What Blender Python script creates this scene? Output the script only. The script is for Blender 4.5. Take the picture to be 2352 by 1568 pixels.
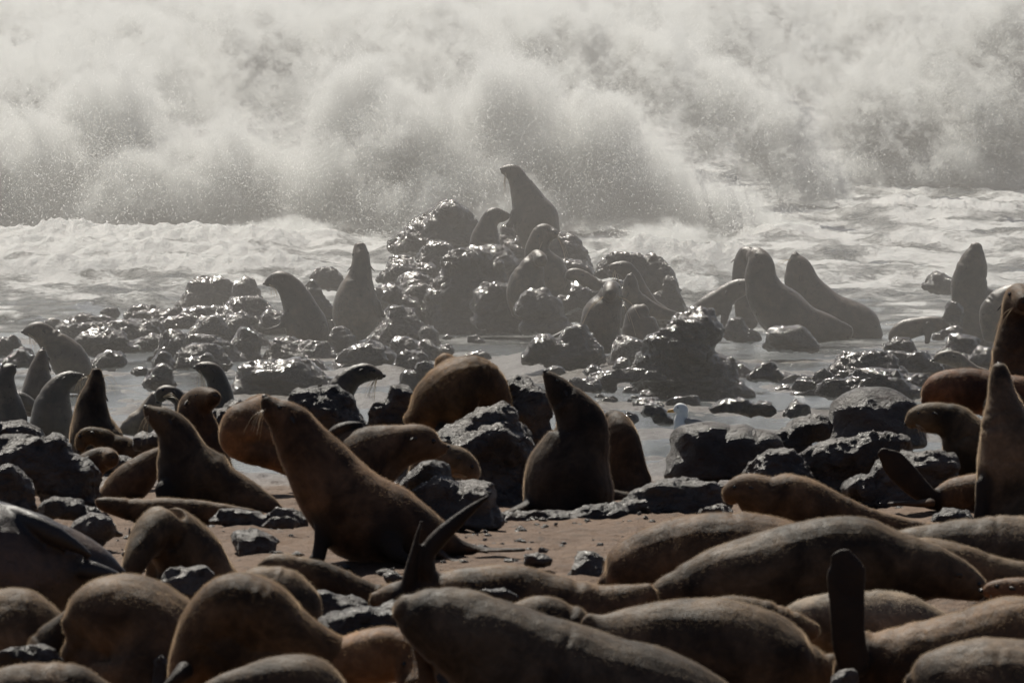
import bpy, bmesh, math, random
import numpy as np
from mathutils import Vector, Matrix

# ------------------------------------------------------------------ camera, sky, sun, exposure
S = bpy.context.scene
R = math.radians
for o in list(bpy.data.objects):
    bpy.data.objects.remove(o)
CAM_H = 3.57                       # eye height above the sand
HFOV = R(8.0)
FPX = 1176.0 / math.tan(HFOV / 2)  # focal length, in pixels of a 2352 px wide picture
PITCH = math.atan(884.0 / FPX)     # horizon lies just above the frame
cam_d = bpy.data.cameras.new('camera')
cam = bpy.data.objects.new('camera', cam_d)
S.collection.objects.link(cam)
cam.location = (0, 0, CAM_H)
cam.rotation_euler = (R(90) - PITCH, 0, 0)
cam_d.sensor_width = 36
cam_d.lens = 18 / math.tan(HFOV / 2)
cam_d.clip_start = 0.5
cam_d.clip_end = 20000
cam_d.dof.use_dof = True
cam_d.dof.focus_distance = 80
cam_d.dof.aperture_fstop = 11
S.camera = cam

SUN_EL, SUN_AZ = R(49), R(-18)     # ahead of the camera, a little to the left
W = bpy.data.worlds.new('World')
S.world = W
W.use_nodes = True
nt = W.node_tree
bg = nt.nodes['Background']
sky = nt.nodes.new('ShaderNodeTexSky')
sky.sky_type = 'NISHITA'
sky.sun_disc = False
sky.sun_elevation = SUN_EL
sky.sun_rotation = SUN_AZ
sky.altitude = 0
sky.air_density = 0.7
sky.dust_density = 1.6
sky.ozone_density = 1.0
nt.links.new(sky.outputs[0], bg.inputs[0])
bg.inputs[1].default_value = 0.05
sun_d = bpy.data.lights.new('sun', 'SUN')
sun_d.energy = 5.0
sun_d.angle = R(0.53)
sun_d.color = (1.0, 0.95, 0.85)
sun = bpy.data.objects.new('sun', sun_d)
S.collection.objects.link(sun)
sdir = Vector((math.sin(SUN_AZ) * math.cos(SUN_EL), math.cos(SUN_AZ) * math.cos(SUN_EL), math.sin(SUN_EL)))
sun.rotation_euler = sdir.to_track_quat('Z', 'Y').to_euler()
sun.location = sdir * 300

S.view_settings.view_transform = 'Standard'
S.view_settings.look = 'None'
S.view_settings.gamma = 1
S.view_settings.exposure = -0.08
S.view_settings.use_curve_mapping = False
S.render.engine = 'CYCLES'
S.cycles.use_denoising = True
S.cycles.volume_bounces = 1
S.cycles.max_bounces = 6
S.cycles.diffuse_bounces = 2
S.cycles.glossy_bounces = 2
S.cycles.transmission_bounces = 2
S.cycles.transparent_max_bounces = 6
S.cycles.volume_step_rate = 4.0
S.cycles.volume_max_steps = 256
S.cycles.caustics_reflective = False
S.cycles.caustics_refractive = False
S.cycles.sample_clamp_indirect = 6

# ------------------------------------------------------------------ helpers
CF, SF = math.cos(PITCH), math.sin(PITCH)
# study frames of the photograph: origin and scale against the 2352 px wide picture
FR = {'V': (0, 0, 1), 'R1': (0, 798.5, 3), 'R2': (580.7, 762.2, 2.382), 'R3': (1451.9, 798.5, 2.613),
      'R4': (0, 1132.4, 2.613), 'R5': (725.9, 1132.4, 2.613), 'R6': (1451.9, 1132.4, 2.613),
      'S1': (0, 508.1, 2.613), 'S2': (798.5, 348.4, 2.634), 'S3': (1451.9, 508.1, 2.613),
      'S6': (1088.9, 834.8, 3.928), 'T1': (0, 653.3, 4.5), 'T2': (363, 595.3, 4.5), 'T3': (834.8, 435.6, 4.5),
      'T4': (1234.1, 551.7, 4.5), 'T5': (1814.8, 551.7, 4.5), 'T6': (0, 907.4, 4.5)}


def wpt(fr, X, Y, d):
    """The place at distance d (metres along +Y) that the picture shows at X, Y of a study frame."""
    ox, oy, s = FR[fr]
    a, b = (ox + X / s - 1176) / FPX, (784 - oy - Y / s) / FPX
    ry, rz = CF + b * SF, -SF + b * CF
    return Vector((a / ry * d, d, CAM_H + rz / ry * d))


def mpp(fr, d):
    return d / FPX / FR[fr][2]


PY = [-50, 36, 40, 42.5, 44, 48, 52, 55, 60, 66, 75, 88, 100, 112, 160, 300, 12000]
PZ = [-.45, -.38, -.28, -.04, 0, -.15, -.27, -.36, -.45, -.53, -.65, -.84, -1.6, -3, -5, -6, -6]


def prof(y):
    return np.interp(y, PY, PZ)


def dist_of(fr, Y):
    """Distance at which the beach shows at height Y of a study frame."""
    vy = FR[fr][1] + Y / FR[fr][2]
    ds = np.linspace(30, 130, 2001)
    ys = -100 + FPX * (CAM_H - prof(ds)) / ds
    return float(np.interp(-vy, -ys, ds))


rngP = np.random.RandomState(7)
_perm = rngP.permutation(256)
_perm = np.concatenate([_perm, _perm, _perm])
_g = rngP.normal(size=(256, 3))
_g /= np.linalg.norm(_g, axis=1)[:, None]


def perlin(p):
    p = np.asarray(p, dtype=np.float64)
    i = np.floor(p).astype(np.int64)
    f = p - i
    i &= 255
    u = f * f * f * (f * (f * 6 - 15) + 10)
    out = np.zeros(len(p))
    for dx in (0, 1):
        wx = u[:, 0] if dx else 1 - u[:, 0]
        for dy in (0, 1):
            wy = u[:, 1] if dy else 1 - u[:, 1]
            for dz in (0, 1):
                wz = u[:, 2] if dz else 1 - u[:, 2]
                h = _perm[_perm[_perm[(i[:, 0] + dx) & 255] + ((i[:, 1] + dy) & 255)] + ((i[:, 2] + dz) & 255)]
                gr = _g[h]
                out += wx * wy * wz * (gr[:, 0] * (f[:, 0] - dx) + gr[:, 1] * (f[:, 1] - dy) + gr[:, 2] * (f[:, 2] - dz))
    return out


def fbm(p, octv=4, mode='n', gain=.5, lac=2.03):
    p = np.asarray(p, dtype=np.float64)
    a, s, t = 1.0, np.zeros(len(p)), 0
    for k in range(octv):
        n = perlin(p + 17.3 * k)
        if mode == 'b':
            n = np.abs(n) * 2 - .35
        elif mode == 'r':
            n = .6 - np.abs(n) * 2.2
        s += a * n
        t += a
        a *= gain
        p = p * lac
    return s / t


def link(o, parent=None):
    S.collection.objects.link(o)
    if parent is not None:
        o.parent = parent
    return o


def mesh_np(name, V, F, mat=None, smooth=True):
    me = bpy.data.meshes.new(name)
    V = np.asarray(V, dtype=np.float32)
    F = np.asarray(F, dtype=np.int32)
    k = F.shape[1]
    me.vertices.add(len(V))
    me.vertices.foreach_set('co', V.ravel())
    me.loops.add(len(F) * k)
    me.loops.foreach_set('vertex_index', F.ravel())
    me.polygons.add(len(F))
    me.polygons.foreach_set('loop_start', np.arange(0, len(F) * k, k, dtype=np.int32))
    me.polygons.foreach_set('use_smooth', np.full(len(F), smooth))
    me.update(calc_edges=True)
    me.validate()
    if mat:
        me.materials.append(mat)
    return me


def attr(me, name, vals):
    a = me.attributes.new(name, 'FLOAT', 'POINT')
    a.data.foreach_set('value', np.asarray(vals, dtype=np.float32))


def get_co(me):
    a = np.empty(len(me.vertices) * 3, dtype=np.float32)
    me.vertices.foreach_get('co', a)
    return a.reshape(-1, 3).astype(np.float64)


def get_no(me):
    a = np.empty(len(me.vertices) * 3, dtype=np.float32)
    me.vertex_normals.foreach_get('vector', a)
    return a.reshape(-1, 3).astype(np.float64)


def set_co(me, V):
    me.vertices.foreach_set('co', np.asarray(V, dtype=np.float32).ravel())
    me.update()


def tag(o, label=None, cat=None, group=None, kind=None):
    if label:
        o['label'] = label
    if cat:
        o['category'] = cat
    if group:
        o['group'] = group
    if kind:
        o['kind'] = kind
    return o


# ------------------------------------------------------------------ materials
class NT:
    def __init__(self, name):
        self.m = bpy.data.materials.new(name)
        self.m.use_nodes = True
        self.t = self.m.node_tree
        self.b = self.t.nodes.get('Principled BSDF')
        self.out = self.t.nodes.get('Material Output')

    def n(self, typ, **kw):
        nd = self.t.nodes.new(typ)
        for k, v in kw.items():
            if k in nd.inputs.keys():
                self.set(nd.inputs[k], v)
            else:
                setattr(nd, k, v)
        return nd

    def set(self, sock, v):
        if isinstance(v, bpy.types.NodeSocket):
            self.t.links.new(v, sock)
        else:
            sock.default_value = v

    def noise(self, vec, scale, detail=4, rough=.55, dist=0):
        nd = self.t.nodes.new('ShaderNodeTexNoise')
        self.t.links.new(vec, nd.inputs['Vector'])
        nd.inputs['Scale'].default_value = scale
        nd.inputs['Detail'].default_value = detail
        nd.inputs['Roughness'].default_value = rough
        nd.inputs['Distortion'].default_value = dist
        return nd.outputs['Fac']

    def math(self, op, a, b=0.0, clamp=False):
        nd = self.t.nodes.new('ShaderNodeMath')
        nd.operation = op
        nd.use_clamp = clamp
        self.set(nd.inputs[0], a)
        self.set(nd.inputs[1], b)
        return nd.outputs[0]

    def remap(self, v, a, b, c=0.0, d=1.0):
        nd = self.t.nodes.new('ShaderNodeMapRange')
        nd.interpolation_type = 'SMOOTHSTEP'
        self.set(nd.inputs[0], v)
        for k, x in enumerate((a, b, c, d)):
            nd.inputs[k + 1].default_value = x
        return nd.outputs[0]

    def mix(self, f, a, b):
        nd = self.t.nodes.new('ShaderNodeMix')
        nd.data_type = 'RGBA'
        self.set(nd.inputs[0], f)
        self.set(nd.inputs[6], a if isinstance(a, bpy.types.NodeSocket) else (*a, 1))
        self.set(nd.inputs[7], b if isinstance(b, bpy.types.NodeSocket) else (*b, 1))
        return nd.outputs[2]

    def mulc(self, a, b):
        nd = self.t.nodes.new('ShaderNodeMix')
        nd.data_type = 'RGBA'
        nd.blend_type = 'MULTIPLY'
        nd.inputs[0].default_value = 1
        self.set(nd.inputs[6], a)
        self.set(nd.inputs[7], b)
        return nd.outputs[2]

    def bump(self, h, dist, strength=1.0, prev=None):
        nd = self.t.nodes.new('ShaderNodeBump')
        nd.inputs['Strength'].default_value = strength
        nd.inputs['Distance'].default_value = dist
        self.t.links.new(h, nd.inputs['Height'])
        if prev is not None:
            self.t.links.new(prev, nd.inputs['Normal'])
        return nd.outputs[0]

    def P(self, **kw):
        for k, v in kw.items():
            self.set(self.b.inputs[k.replace('_', ' ')], v)

    def geo(self):
        return self.t.nodes.new('ShaderNodeNewGeometry').outputs['Position']

    def obj(self):
        return self.t.nodes.new('ShaderNodeTexCoord').outputs['Object']

    def attr(self, name):
        nd = self.t.nodes.new('ShaderNodeAttribute')
        nd.attribute_name = name
        return nd.outputs['Fac']


def simple_mat(name, col, rough=.5, **kw):
    m = NT(name)
    m.P(Base_Color=(*col, 1), Roughness=rough, **kw)
    return m.m


def mat_sand():
    m = NT('wet_sand')
    p = m.geo()
    n1, n2, n3 = m.noise(p, 1.1, 5), m.noise(p, 9, 6, .65), m.noise(p, 70, 3, .6)
    c = m.mix(m.remap(n1, .3, .7), (.135, .074, .037), (.185, .105, .054))
    c = m.mix(m.remap(n2, .52, .75), c, (.05, .034, .023))
    wet = m.attr('wet')
    c = m.mix(wet, c, (.085, .066, .05))
    b = m.bump(n2, .07, 1.0)
    b = m.bump(n3, .012, .9, b)
    r = m.math('SUBTRACT', m.math('MULTIPLY_ADD', n3, .2), m.math('MULTIPLY', wet, -.0))
    m.P(Base_Color=c, Roughness=m.remap(wet, 0, 1, .8, .32), Normal=b)
    return m.m


def mat_rock(name, wet, seed, dark, lite):
    m = NT(name)
    p0 = m.geo()
    v = m.t.nodes.new('ShaderNodeMapping')
    v.inputs['Location'].default_value = (seed * 3.1, seed, 0)
    v.inputs['Rotation'].default_value = (.5, .35, .2)
    v.inputs['Scale'].default_value = (1, 1, 1.7)
    m.t.links.new(p0, v.inputs[0])
    p = v.outputs[0]
    n1, n2, n3 = m.noise(p, 1.7, 5, .6, .4), m.noise(p, 8, 6, .68, .6), m.noise(p, 52, 4, .7)
    c = m.mix(m.remap(n1, .35, .65), dark, lite)
    c = m.mix(m.remap(n2, .52, .72), c, (.075, .045, .03))
    c = m.mix(m.remap(n2, .44, .30), c, tuple(x * .55 for x in dark))
    b = m.bump(n2, .10 if not wet else .11, .85)
    b = m.bump(n3, .022 if not wet else .02, .8, b)
    rr = m.remap(n3, .3, .7, .07 if wet else .26, .24 if wet else .5)
    m.P(Base_Color=c, Roughness=rr, Normal=b, Specular_IOR_Level=.6 if wet else .45)
    if wet:
        m.P(Coat_Weight=.5, Coat_Roughness=.14)
    return m.m


def mat_fur(name, wet):
    m = NT(name)
    oi = m.t.nodes.new('ShaderNodeObjectInfo')
    p = m.geo()
    st = m.t.nodes.new('ShaderNodeMapping')
    st.inputs['Scale'].default_value = (1, 1, 1)
    m.t.links.new(p, st.inputs[0])
    n1, n2, n3 = m.noise(p, 3.2, 4, .55, .5), m.noise(p, 16, 5, .65, .8), m.noise(p, 120, 3, .7)
    col = oi.outputs['Color']
    lite = m.mulc(col, m.mix(m.remap(n1, .3, .7), (.42, .35, .275), (2.35, 1.95, 1.48)))
    lite = m.mulc(lite, m.mix(m.remap(n2, .35, .72), (.72, .70, .68), (1.15, 1.12, 1.1)))
    c = m.mix(m.attr('flip'), lite, (.022, .017, .014))
    b = m.bump(n2, .012, .5)
    b = m.bump(n3, .004, .8, b)
    if wet:
        m.P(Base_Color=c, Roughness=m.remap(n2, .3, .7, .26, .48), Normal=b, Specular_IOR_Level=.5,
            Sheen_Weight=.1, Sheen_Roughness=.4)
    else:
        m.P(Base_Color=c, Roughness=m.remap(n2, .3, .7, .48, .66), Normal=b, Specular_IOR_Level=.18,
            Sheen_Weight=m.math('MULTIPLY', m.math('SUBTRACT', 1.0, m.attr('flip')), 1.0), Sheen_Roughness=.22, Sheen_Tint=(1, .74, .50, 1))
    return m.m


def mat_water():
    m = NT('sea_water')
    p = m.geo()
    foam = m.attr('foam')
    n1, n2, n3 = m.noise(p, 2.2, 6, .65, .4), m.noise(p, 8, 7, .75, .5), m.noise(p, 40, 4, .7)
    k = m.math('ADD', foam, m.math('MULTIPLY', m.math('SUBTRACT', n2, .5), .9))
    f = m.remap(k, .35, .75)
    v = m.t.nodes.new('ShaderNodeMapping')
    v.inputs['Scale'].default_value = (1.0, .35, 1)
    m.t.links.new(p, v.inputs[0])
    r1 = m.noise(v.outputs[0], 7, 4, .6, .3)
    r2 = m.noise(v.outputs[0], 30, 3, .6)
    b = m.bump(r1, .04, .7)
    b = m.bump(r2, .010, .8, b)
    b = m.bump(m.math('MULTIPLY', n2, f), .09, .8, b)
    b = m.bump(m.math('MULTIPLY', n3, f), .03, .8, b)
    c = m.mix(f, (.13, .145, .15), (.70, .70, .68))
    m.P(Base_Color=c, Roughness=m.remap(f, 0, 1, .16, .50), Normal=b, IOR=1.33,
        Subsurface_Weight=m.math('MULTIPLY', f, .35), Subsurface_Radius=(.25, .3, .3, ), Subsurface_Scale=.3)
    return m.m


def mat_hair():
    m = NT('fur_hair')
    m.t.nodes.remove(m.b)
    oi = m.t.nodes.new('ShaderNodeObjectInfo')
    p = m.geo()
    c = m.mulc(oi.outputs['Color'], m.mix(m.remap(m.noise(p, 3.2, 4, .55, .5), .3, .7), (.32, .26, .19), (1.0, .80, .58)))
    h = m.t.nodes.new('ShaderNodeBsdfHairPrincipled')
    h.model = 'CHIANG'
    h.parametrization = 'COLOR'
    m.t.links.new(c, h.inputs['Color'])
    h.inputs['Roughness'].default_value = .85
    h.inputs['Radial Roughness'].default_value = .85
    m.t.links.new(h.outputs[0], m.out.inputs[0])
    return m.m


M = {}
M['hair'] = mat_hair()
M['sand'] = mat_sand()
M['water'] = mat_water()
M['rock_wet'] = mat_rock('wet_rock', True, 1, (.042, .033, .026), (.085, .069, .055))
M['rock'] = mat_rock('shore_rock', False, 2, (.068, .059, .051), (.165, .142, .12))
M['fur'] = mat_fur('fur', False)
M['fur_wet'] = mat_fur('wet_fur', True)
M['eye'] = simple_mat('seal_eye', (.008, .006, .005), .08)
M['nose'] = simple_mat('seal_nose', (.012, .010, .009), .3)
M['ear'] = simple_mat('seal_ear', (.035, .025, .018), .5)
M['whisker'] = simple_mat('seal_whisker', (.55, .42, .26), .4)
M['feather'] = simple_mat('gull_white', (.75, .76, .76), .6)
M['wing'] = simple_mat('gull_grey', (.20, .20, .21), .6)
M['bill'] = simple_mat('gull_bill', (.65, .33, .05), .4)

# ------------------------------------------------------------------ ground and sea
def spaced(segs):
    out = []
    for a, b, st in segs:
        out.append(np.arange(a, b, st))
    return np.concatenate(out)


def grid(xs, ys):
    nx, ny = len(xs), len(ys)
    X, Y = np.meshgrid(xs, ys)
    i = np.arange((nx - 1) * (ny - 1))
    r, c = i // (nx - 1), i % (nx - 1)
    a = r * nx + c
    F = np.stack([a, a + 1, a + nx + 1, a + nx], 1)
    return X.ravel(), Y.ravel(), F


def gauss(x, y, cx, cy, sx, sy):
    return np.exp(-((x - cx) / sx) ** 2 - ((y - cy) / sy) ** 2)


xs = spaced([(-6000, -600, 900), (-600, -60, 90), (-60, -8, 4), (-8, -5, .3), (-5, 5, .05), (5, 8, .3), (8, 60, 4), (60, 600, 90), (600, 6001, 900)])
ys = spaced([(-60, 30, 10), (30, 34, .5), (34, 48, .07), (48, 90, .16), (90, 130, 2), (130, 400, 30), (400, 12001, 800)])
X, Y, F = grid(xs, ys)
P3 = np.stack([X, Y, np.zeros_like(X)], 1)
Z = prof(Y)
near = np.clip((130 - Y) / 40, 0, 1) * np.clip((25 - np.abs(X)) / 10, 0, 1)
Z = Z + near * (fbm(P3 * .35, 3) * .16 + fbm(P3 * (1.6, .9, 1), 3) * .06 + fbm(P3 * (5, 3, 1), 4, 'n', .65) * .075)
SANDBARS = [(.55, 74.5, .75, 2.2, .15), (1.0, 72.0, .5, 1.0, .10), (-1.25, 72.5, .35, 1.5, .09), (-2.9, 62, .5, 1.5, .03)]
for cx, cy, sx, sy, h in SANDBARS:
    Z += gauss(X, Y, cx, cy, sx, sy) * h
wet = np.clip((Y - 52) / 4, 0, 1)
me = mesh_np('ground', np.stack([X, Y, Z], 1), F, M['sand'])
attr(me, 'wet', wet)
ground = link(bpy.data.objects.new('ground', me))
tag(ground, 'brown wet sand of the beach between rocks', None, None, 'structure')

xs = spaced([(-6000, -600, 900), (-600, -60, 90), (-60, -14, 3), (-14, -9, .3), (-9, 9, .06), (9, 14, .3), (14, 60, 3), (60, 600, 90), (600, 6001, 900)])
ys = spaced([(50, 54, .5), (54, 88, .16), (88, 118, .09), (118, 170, .3), (170, 400, 5), (400, 1200, 50), (1200, 12001, 900)])
X, Y, F = grid(xs, ys)
P3 = np.stack([X, Y, np.zeros_like(X)], 1)
lvl = np.interp(Y, [50, 54.2, 56.5, 60, 66, 75, 88, 97, 12001], [-.55, -.37, -.372, -.44, -.52, -.635, -.79, -.86, -.86])
Z = lvl + fbm(P3 * (2.2, 1.1, 1), 3) * .022 * np.clip((Y - 54) / 6, 0.15, 1)
foam = np.clip(fbm(P3 * (.9, .5, 1), 4) * 1.0 + np.interp(Y, [54, 60, 70, 80, 92, 100, 170, 600], [-.1, .1, .22, .33, .54, .70, .65, .5]), 0, 1)
far = np.clip((Y - 88) / 8, 0, 1)
side = np.clip((60 - np.abs(X)) / 30, 0, 1)
chop = far * (fbm(P3 * (.35, .22, 1), 4) * .45 + fbm(P3 * (1.1, .6, 1), 4, 'r') * .19) * np.interp(Y, [88, 100, 140, 400], [.35, .8, 1.1, 1.6])
Z += chop
# foaming bores rolling in: x from, x to (picture px), foot (picture px), height m, length m
BORES = [(-200, 860, 640, .34, 1.5), (-300, 700, 600, .30, 2.4), (120, 470, 716, .34, 1.2), (-200, 190, 756, .24, .8),
         (1240, 1780, 690, .45, 1.6), (1270, 1850, 640, .62, 2.8), (1700, 2500, 650, .20, 1.6), (1650, 2500, 560, .30, 2.5),
         (1900, 2500, 500, .35, 3), (1800, 2600, 730, .14, 1.2), (-200, 900, 575, .3, 3)]
billow = fbm(P3 * (2.4, 1.3, 1), 5, 'b', .6)
fine = fbm(P3 * (7, 3.5, 1), 2, 'b', .6)
vary = fbm(P3 * (.8, .3, 1) + 5, 2)
for k, (x0, x1, vy, h, ln) in enumerate(BORES):
    d = CAM_H + .86
    d = d * FPX / (vy + 100)
    a, b = (x0 - 1176) * d / FPX, (x1 - 1176) * d / FPX
    yk = d + np.tile(fbm(np.stack([xs * .35, xs * 0 + k * 9.1, xs * 0], 1), 3), len(ys)) * 2.2
    t = (Y - yk) / ln
    shp = np.where(t < 0, np.exp(-(t * 3.2) ** 2), np.exp(-(t * .9) ** 2))
    ww = np.clip((X - a) / 1.2, 0, 1) * np.clip((b - X) / 1.2, 0, 1)
    ww = ww * ww * (3 - 2 * ww)
    if x0 > 1500:
        ww = ww * np.clip(.35 + 3.0 * perlin(np.stack([X * .55, Y * .25 + k * 7.7, X * 0], 1)), 0, 1)
    Z += ww * shp * (h * (.75 + .5 * vary) + billow * h * .36 + fine * .05)
    foam = np.maximum(foam, ww * np.clip(shp * 1.6, 0, 1))
Z += np.clip(foam - .45, 0, 1) * far * side * (billow * .10 + fine * .035)
me = mesh_np('sea', np.stack([X, Y, Z], 1), F, M['water'])
attr(me, 'foam', foam)
sea = link(bpy.data.objects.new('sea', me))
tag(sea, 'grey foaming sea and thin swash washing over the sand', None, None, 'structure')


# ------------------------------------------------------------------ breaking wave spray
# plumes: centre and half size in picture px, distance, half depth in m, weight
PLUMES = [
    (60, 400, 190, 190, 116, 1.6), (250, 300, 170, 190, 117, 1.5), (330, 470, 260, 130, 115, 1.8),
    (540, 400, 200, 170, 116, 1.7), (780, 430, 230, 170, 116, 1.8), (800, 270, 130, 150, 117, 1.4),
    (1000, 360, 180, 190, 116, 1.6), (1080, 480, 260, 120, 115, 1.8), (1180, 240, 130, 150, 116.5, 1.3),
    (1330, 390, 210, 180, 116, 1.6), (1490, 430, 180, 130, 116, 1.5), (1640, 490, 150, 85, 116, 1.3),
    (1410, 290, 110, 90, 116.5, 1.1), (1740, 545, 110, 40, 115.5, 1.0),
    (660, 120, 300, 150, 127, 2.0), (1000, 120, 200, 150, 127, 2.0), (1300, 110, 170, 160, 127, 1.8),
    (1510, 150, 140, 150, 127, 1.6), (1660, 240, 140, 130, 127, 1.6), (1790, 340, 120, 110, 127, 1.5),
    (1880, 420, 100, 70, 127, 1.2), (300, 150, 270, 160, 128, 2.0), (40, 220, 200, 130, 128, 2.0),
    (2050, 270, 170, 150, 140, 2.4), (2260, 290, 200, 180, 140, 2.6), (2150, 390, 300, 85, 139, 2.4),
    (2320, 120, 220, 160, 142, 2.4), (2000, 80, 240, 150, 146, 3.0), (1750, 60, 260, 170, 146, 3.0),
    (950, 20, 420, 150, 146, 3.0), (350, 20, 420, 130, 146, 3.0), (2460, 130, 240, 190, 143, 3.0),
    (-150, 330, 200, 260, 118, 2.5), (210, 545, 130, 45, 111.8, .7), (640, 555, 170, 40, 112, .7), (930, 560, 130, 36, 112, .6),
    (1500, 560, 150, 42, 111.5, .7), (-120, 80, 300, 160, 140, 3.0), (1350, 30, 300, 150, 146, 3.0),
]
# a thinner ragged wall of spray that ties the plumes together
WALL = [(250, 200, 700, 200, 123, 2.0, .22), (1000, 170, 750, 210, 123, 2.0, .22),
        (1500, 100, 600, 230, 134, 2.5, .25), (600, 40, 800, 200, 135, 2.5, .34), (2150, 200, 480, 250, 142, 2.5, .32)]


def build_spray():
    ng = bpy.data.node_groups.new('spray_density', 'GeometryNodeTree')
    ng.interface.new_socket('Geometry', in_out='INPUT', socket_type='NodeSocketGeometry')
    ng.interface.new_socket('Geometry', in_out='OUTPUT', socket_type='NodeSocketGeometry')
    N, L = ng.nodes, ng.links
    out = N.new('NodeGroupOutput')
    pos = N.new('GeometryNodeInputPosition').outputs[0]

    def vm(op, a, b=None):
        nd = N.new('ShaderNodeVectorMath')
        nd.operation = op
        for s, v in zip(nd.inputs, (a, b)):
            if v is None:
                continue
            if isinstance(v, bpy.types.NodeSocket):
                L.new(v, s)
            else:
                s.default_value = v
        return nd.outputs['Value'] if op == 'LENGTH' else nd.outputs[0]

    def mt(op, a, b=0.0, c=0.0, clamp=False):
        nd = N.new('ShaderNodeMath')
        nd.operation = op
        nd.use_clamp = clamp
        for s, v in zip(nd.inputs, (a, b, c)):
            if isinstance(v, bpy.types.NodeSocket):
                L.new(v, s)
            else:
                s.default_value = v
        return nd.outputs[0]

    def noise(v, sc, det, ro, dist=0, col=False):
        nd = N.new('ShaderNodeTexNoise')
        L.new(v, nd.inputs['Vector'])
        nd.inputs['Scale'].default_value = sc
        nd.inputs['Detail'].default_value = det
        nd.inputs['Roughness'].default_value = ro
        nd.inputs['Distortion'].default_value = dist
        return nd.outputs['Color' if col else 'Fac']

    warp = vm('MULTIPLY', vm('SUBTRACT', noise(pos, .55, 3, .6, 0, True), (.5, .5, .5)), (2.2, 2.2, 1.5))
    pw = vm('ADD', pos, warp)
    acc = None
    lo, hi = Vector((1e9,) * 3), Vector((-1e9,) * 3)
    for px, py, rx, ry, d, rd in PLUMES:
        c = wpt('V', px, py, d)
        m = mpp('V', d)
        r = Vector((rx * m, rd, ry * m))
        for k in range(3):
            lo[k] = min(lo[k], c[k] - r[k] * 1.25)
            hi[k] = max(hi[k], c[k] + r[k] * 1.25)
        s = vm('LENGTH', vm('MULTIPLY', vm('SUBTRACT', pw, tuple(c)), (1 / r.x, 1 / r.y, 1 / r.z)))
        s = mt('SUBTRACT', 1.0, s)
        acc = s if acc is None else mt('SMOOTH_MAX', acc, s, .15)
    for px, py, rx, ry, d, rd, top in WALL:
        c, m = wpt('V', px, py, d), mpp('V', d)
        r = Vector((rx * m, rd, ry * m))
        s = vm('LENGTH', vm('MULTIPLY', vm('SUBTRACT', pw, tuple(c)), (1 / r.x, 1 / r.y, 1 / r.z)))
        s = mt('MULTIPLY', mt('SUBTRACT', 1.0, s), top)
        acc = mt('SMOOTH_MAX', acc, s, .25)
    lo.z = -1.0
    n1 = mt('SUBTRACT', noise(pos, 1.3, 9, .74, .8), .5)
    f = mt('MULTIPLY_ADD', n1, 2.3, acc)
    rot = N.new('ShaderNodeVectorRotate')
    rot.rotation_type = 'Y_AXIS'
    rot.inputs['Angle'].default_value = R(35)
    L.new(pos, rot.inputs['Vector'])
    fine = noise(vm('MULTIPLY', rot.outputs[0], (.5, 1, 1.3)), 9.0, 5, .85, .6)
    dens = mt('MULTIPLY', mt('SUBTRACT', f, .14), 3.4, clamp=True)
    dens = mt('MULTIPLY', dens, mt('MULTIPLY_ADD', mt('SUBTRACT', fine, .38, clamp=True), 6.0, .06))
    vc = N.new('GeometryNodeVolumeCube')
    L.new(dens, vc.inputs['Density'])
    vc.inputs['Min'].default_value = lo
    vc.inputs['Max'].default_value = hi
    vox = (.052, .22, .052)
    for k in range(3):
        vc.inputs[3 + k + 0 if False else 4 + k].default_value = max(8, int((hi[k] - lo[k]) / vox[k]))
    sm = N.new('GeometryNodeSetMaterial')
    L.new(vc.outputs[0], sm.inputs[0])
    m = NT('spray')
    t = m.t
    t.nodes.remove(m.b)
    pv = t.nodes.new('ShaderNodeVolumePrincipled')
    pv.inputs['Color'].default_value = (.935, .95, .94, 1)
    pv.inputs['Density'].default_value = 3.2
    pv.inputs['Anisotropy'].default_value = .45
    t.links.new(pv.outputs[0], m.out.inputs['Volume'])
    sm.inputs['Material'].default_value = m.m
    L.new(sm.outputs[0], out.inputs[0])
    me = bpy.data.meshes.new('sea_spray')
    me.materials.append(m.m)
    o = link(bpy.data.objects.new('sea_spray', me))
    md = o.modifiers.new('spray', 'NODES')
    md.node_group = ng
    tag(o, 'white spray thrown up by waves breaking behind the rocks', None, None, 'stuff')
    return o



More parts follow.
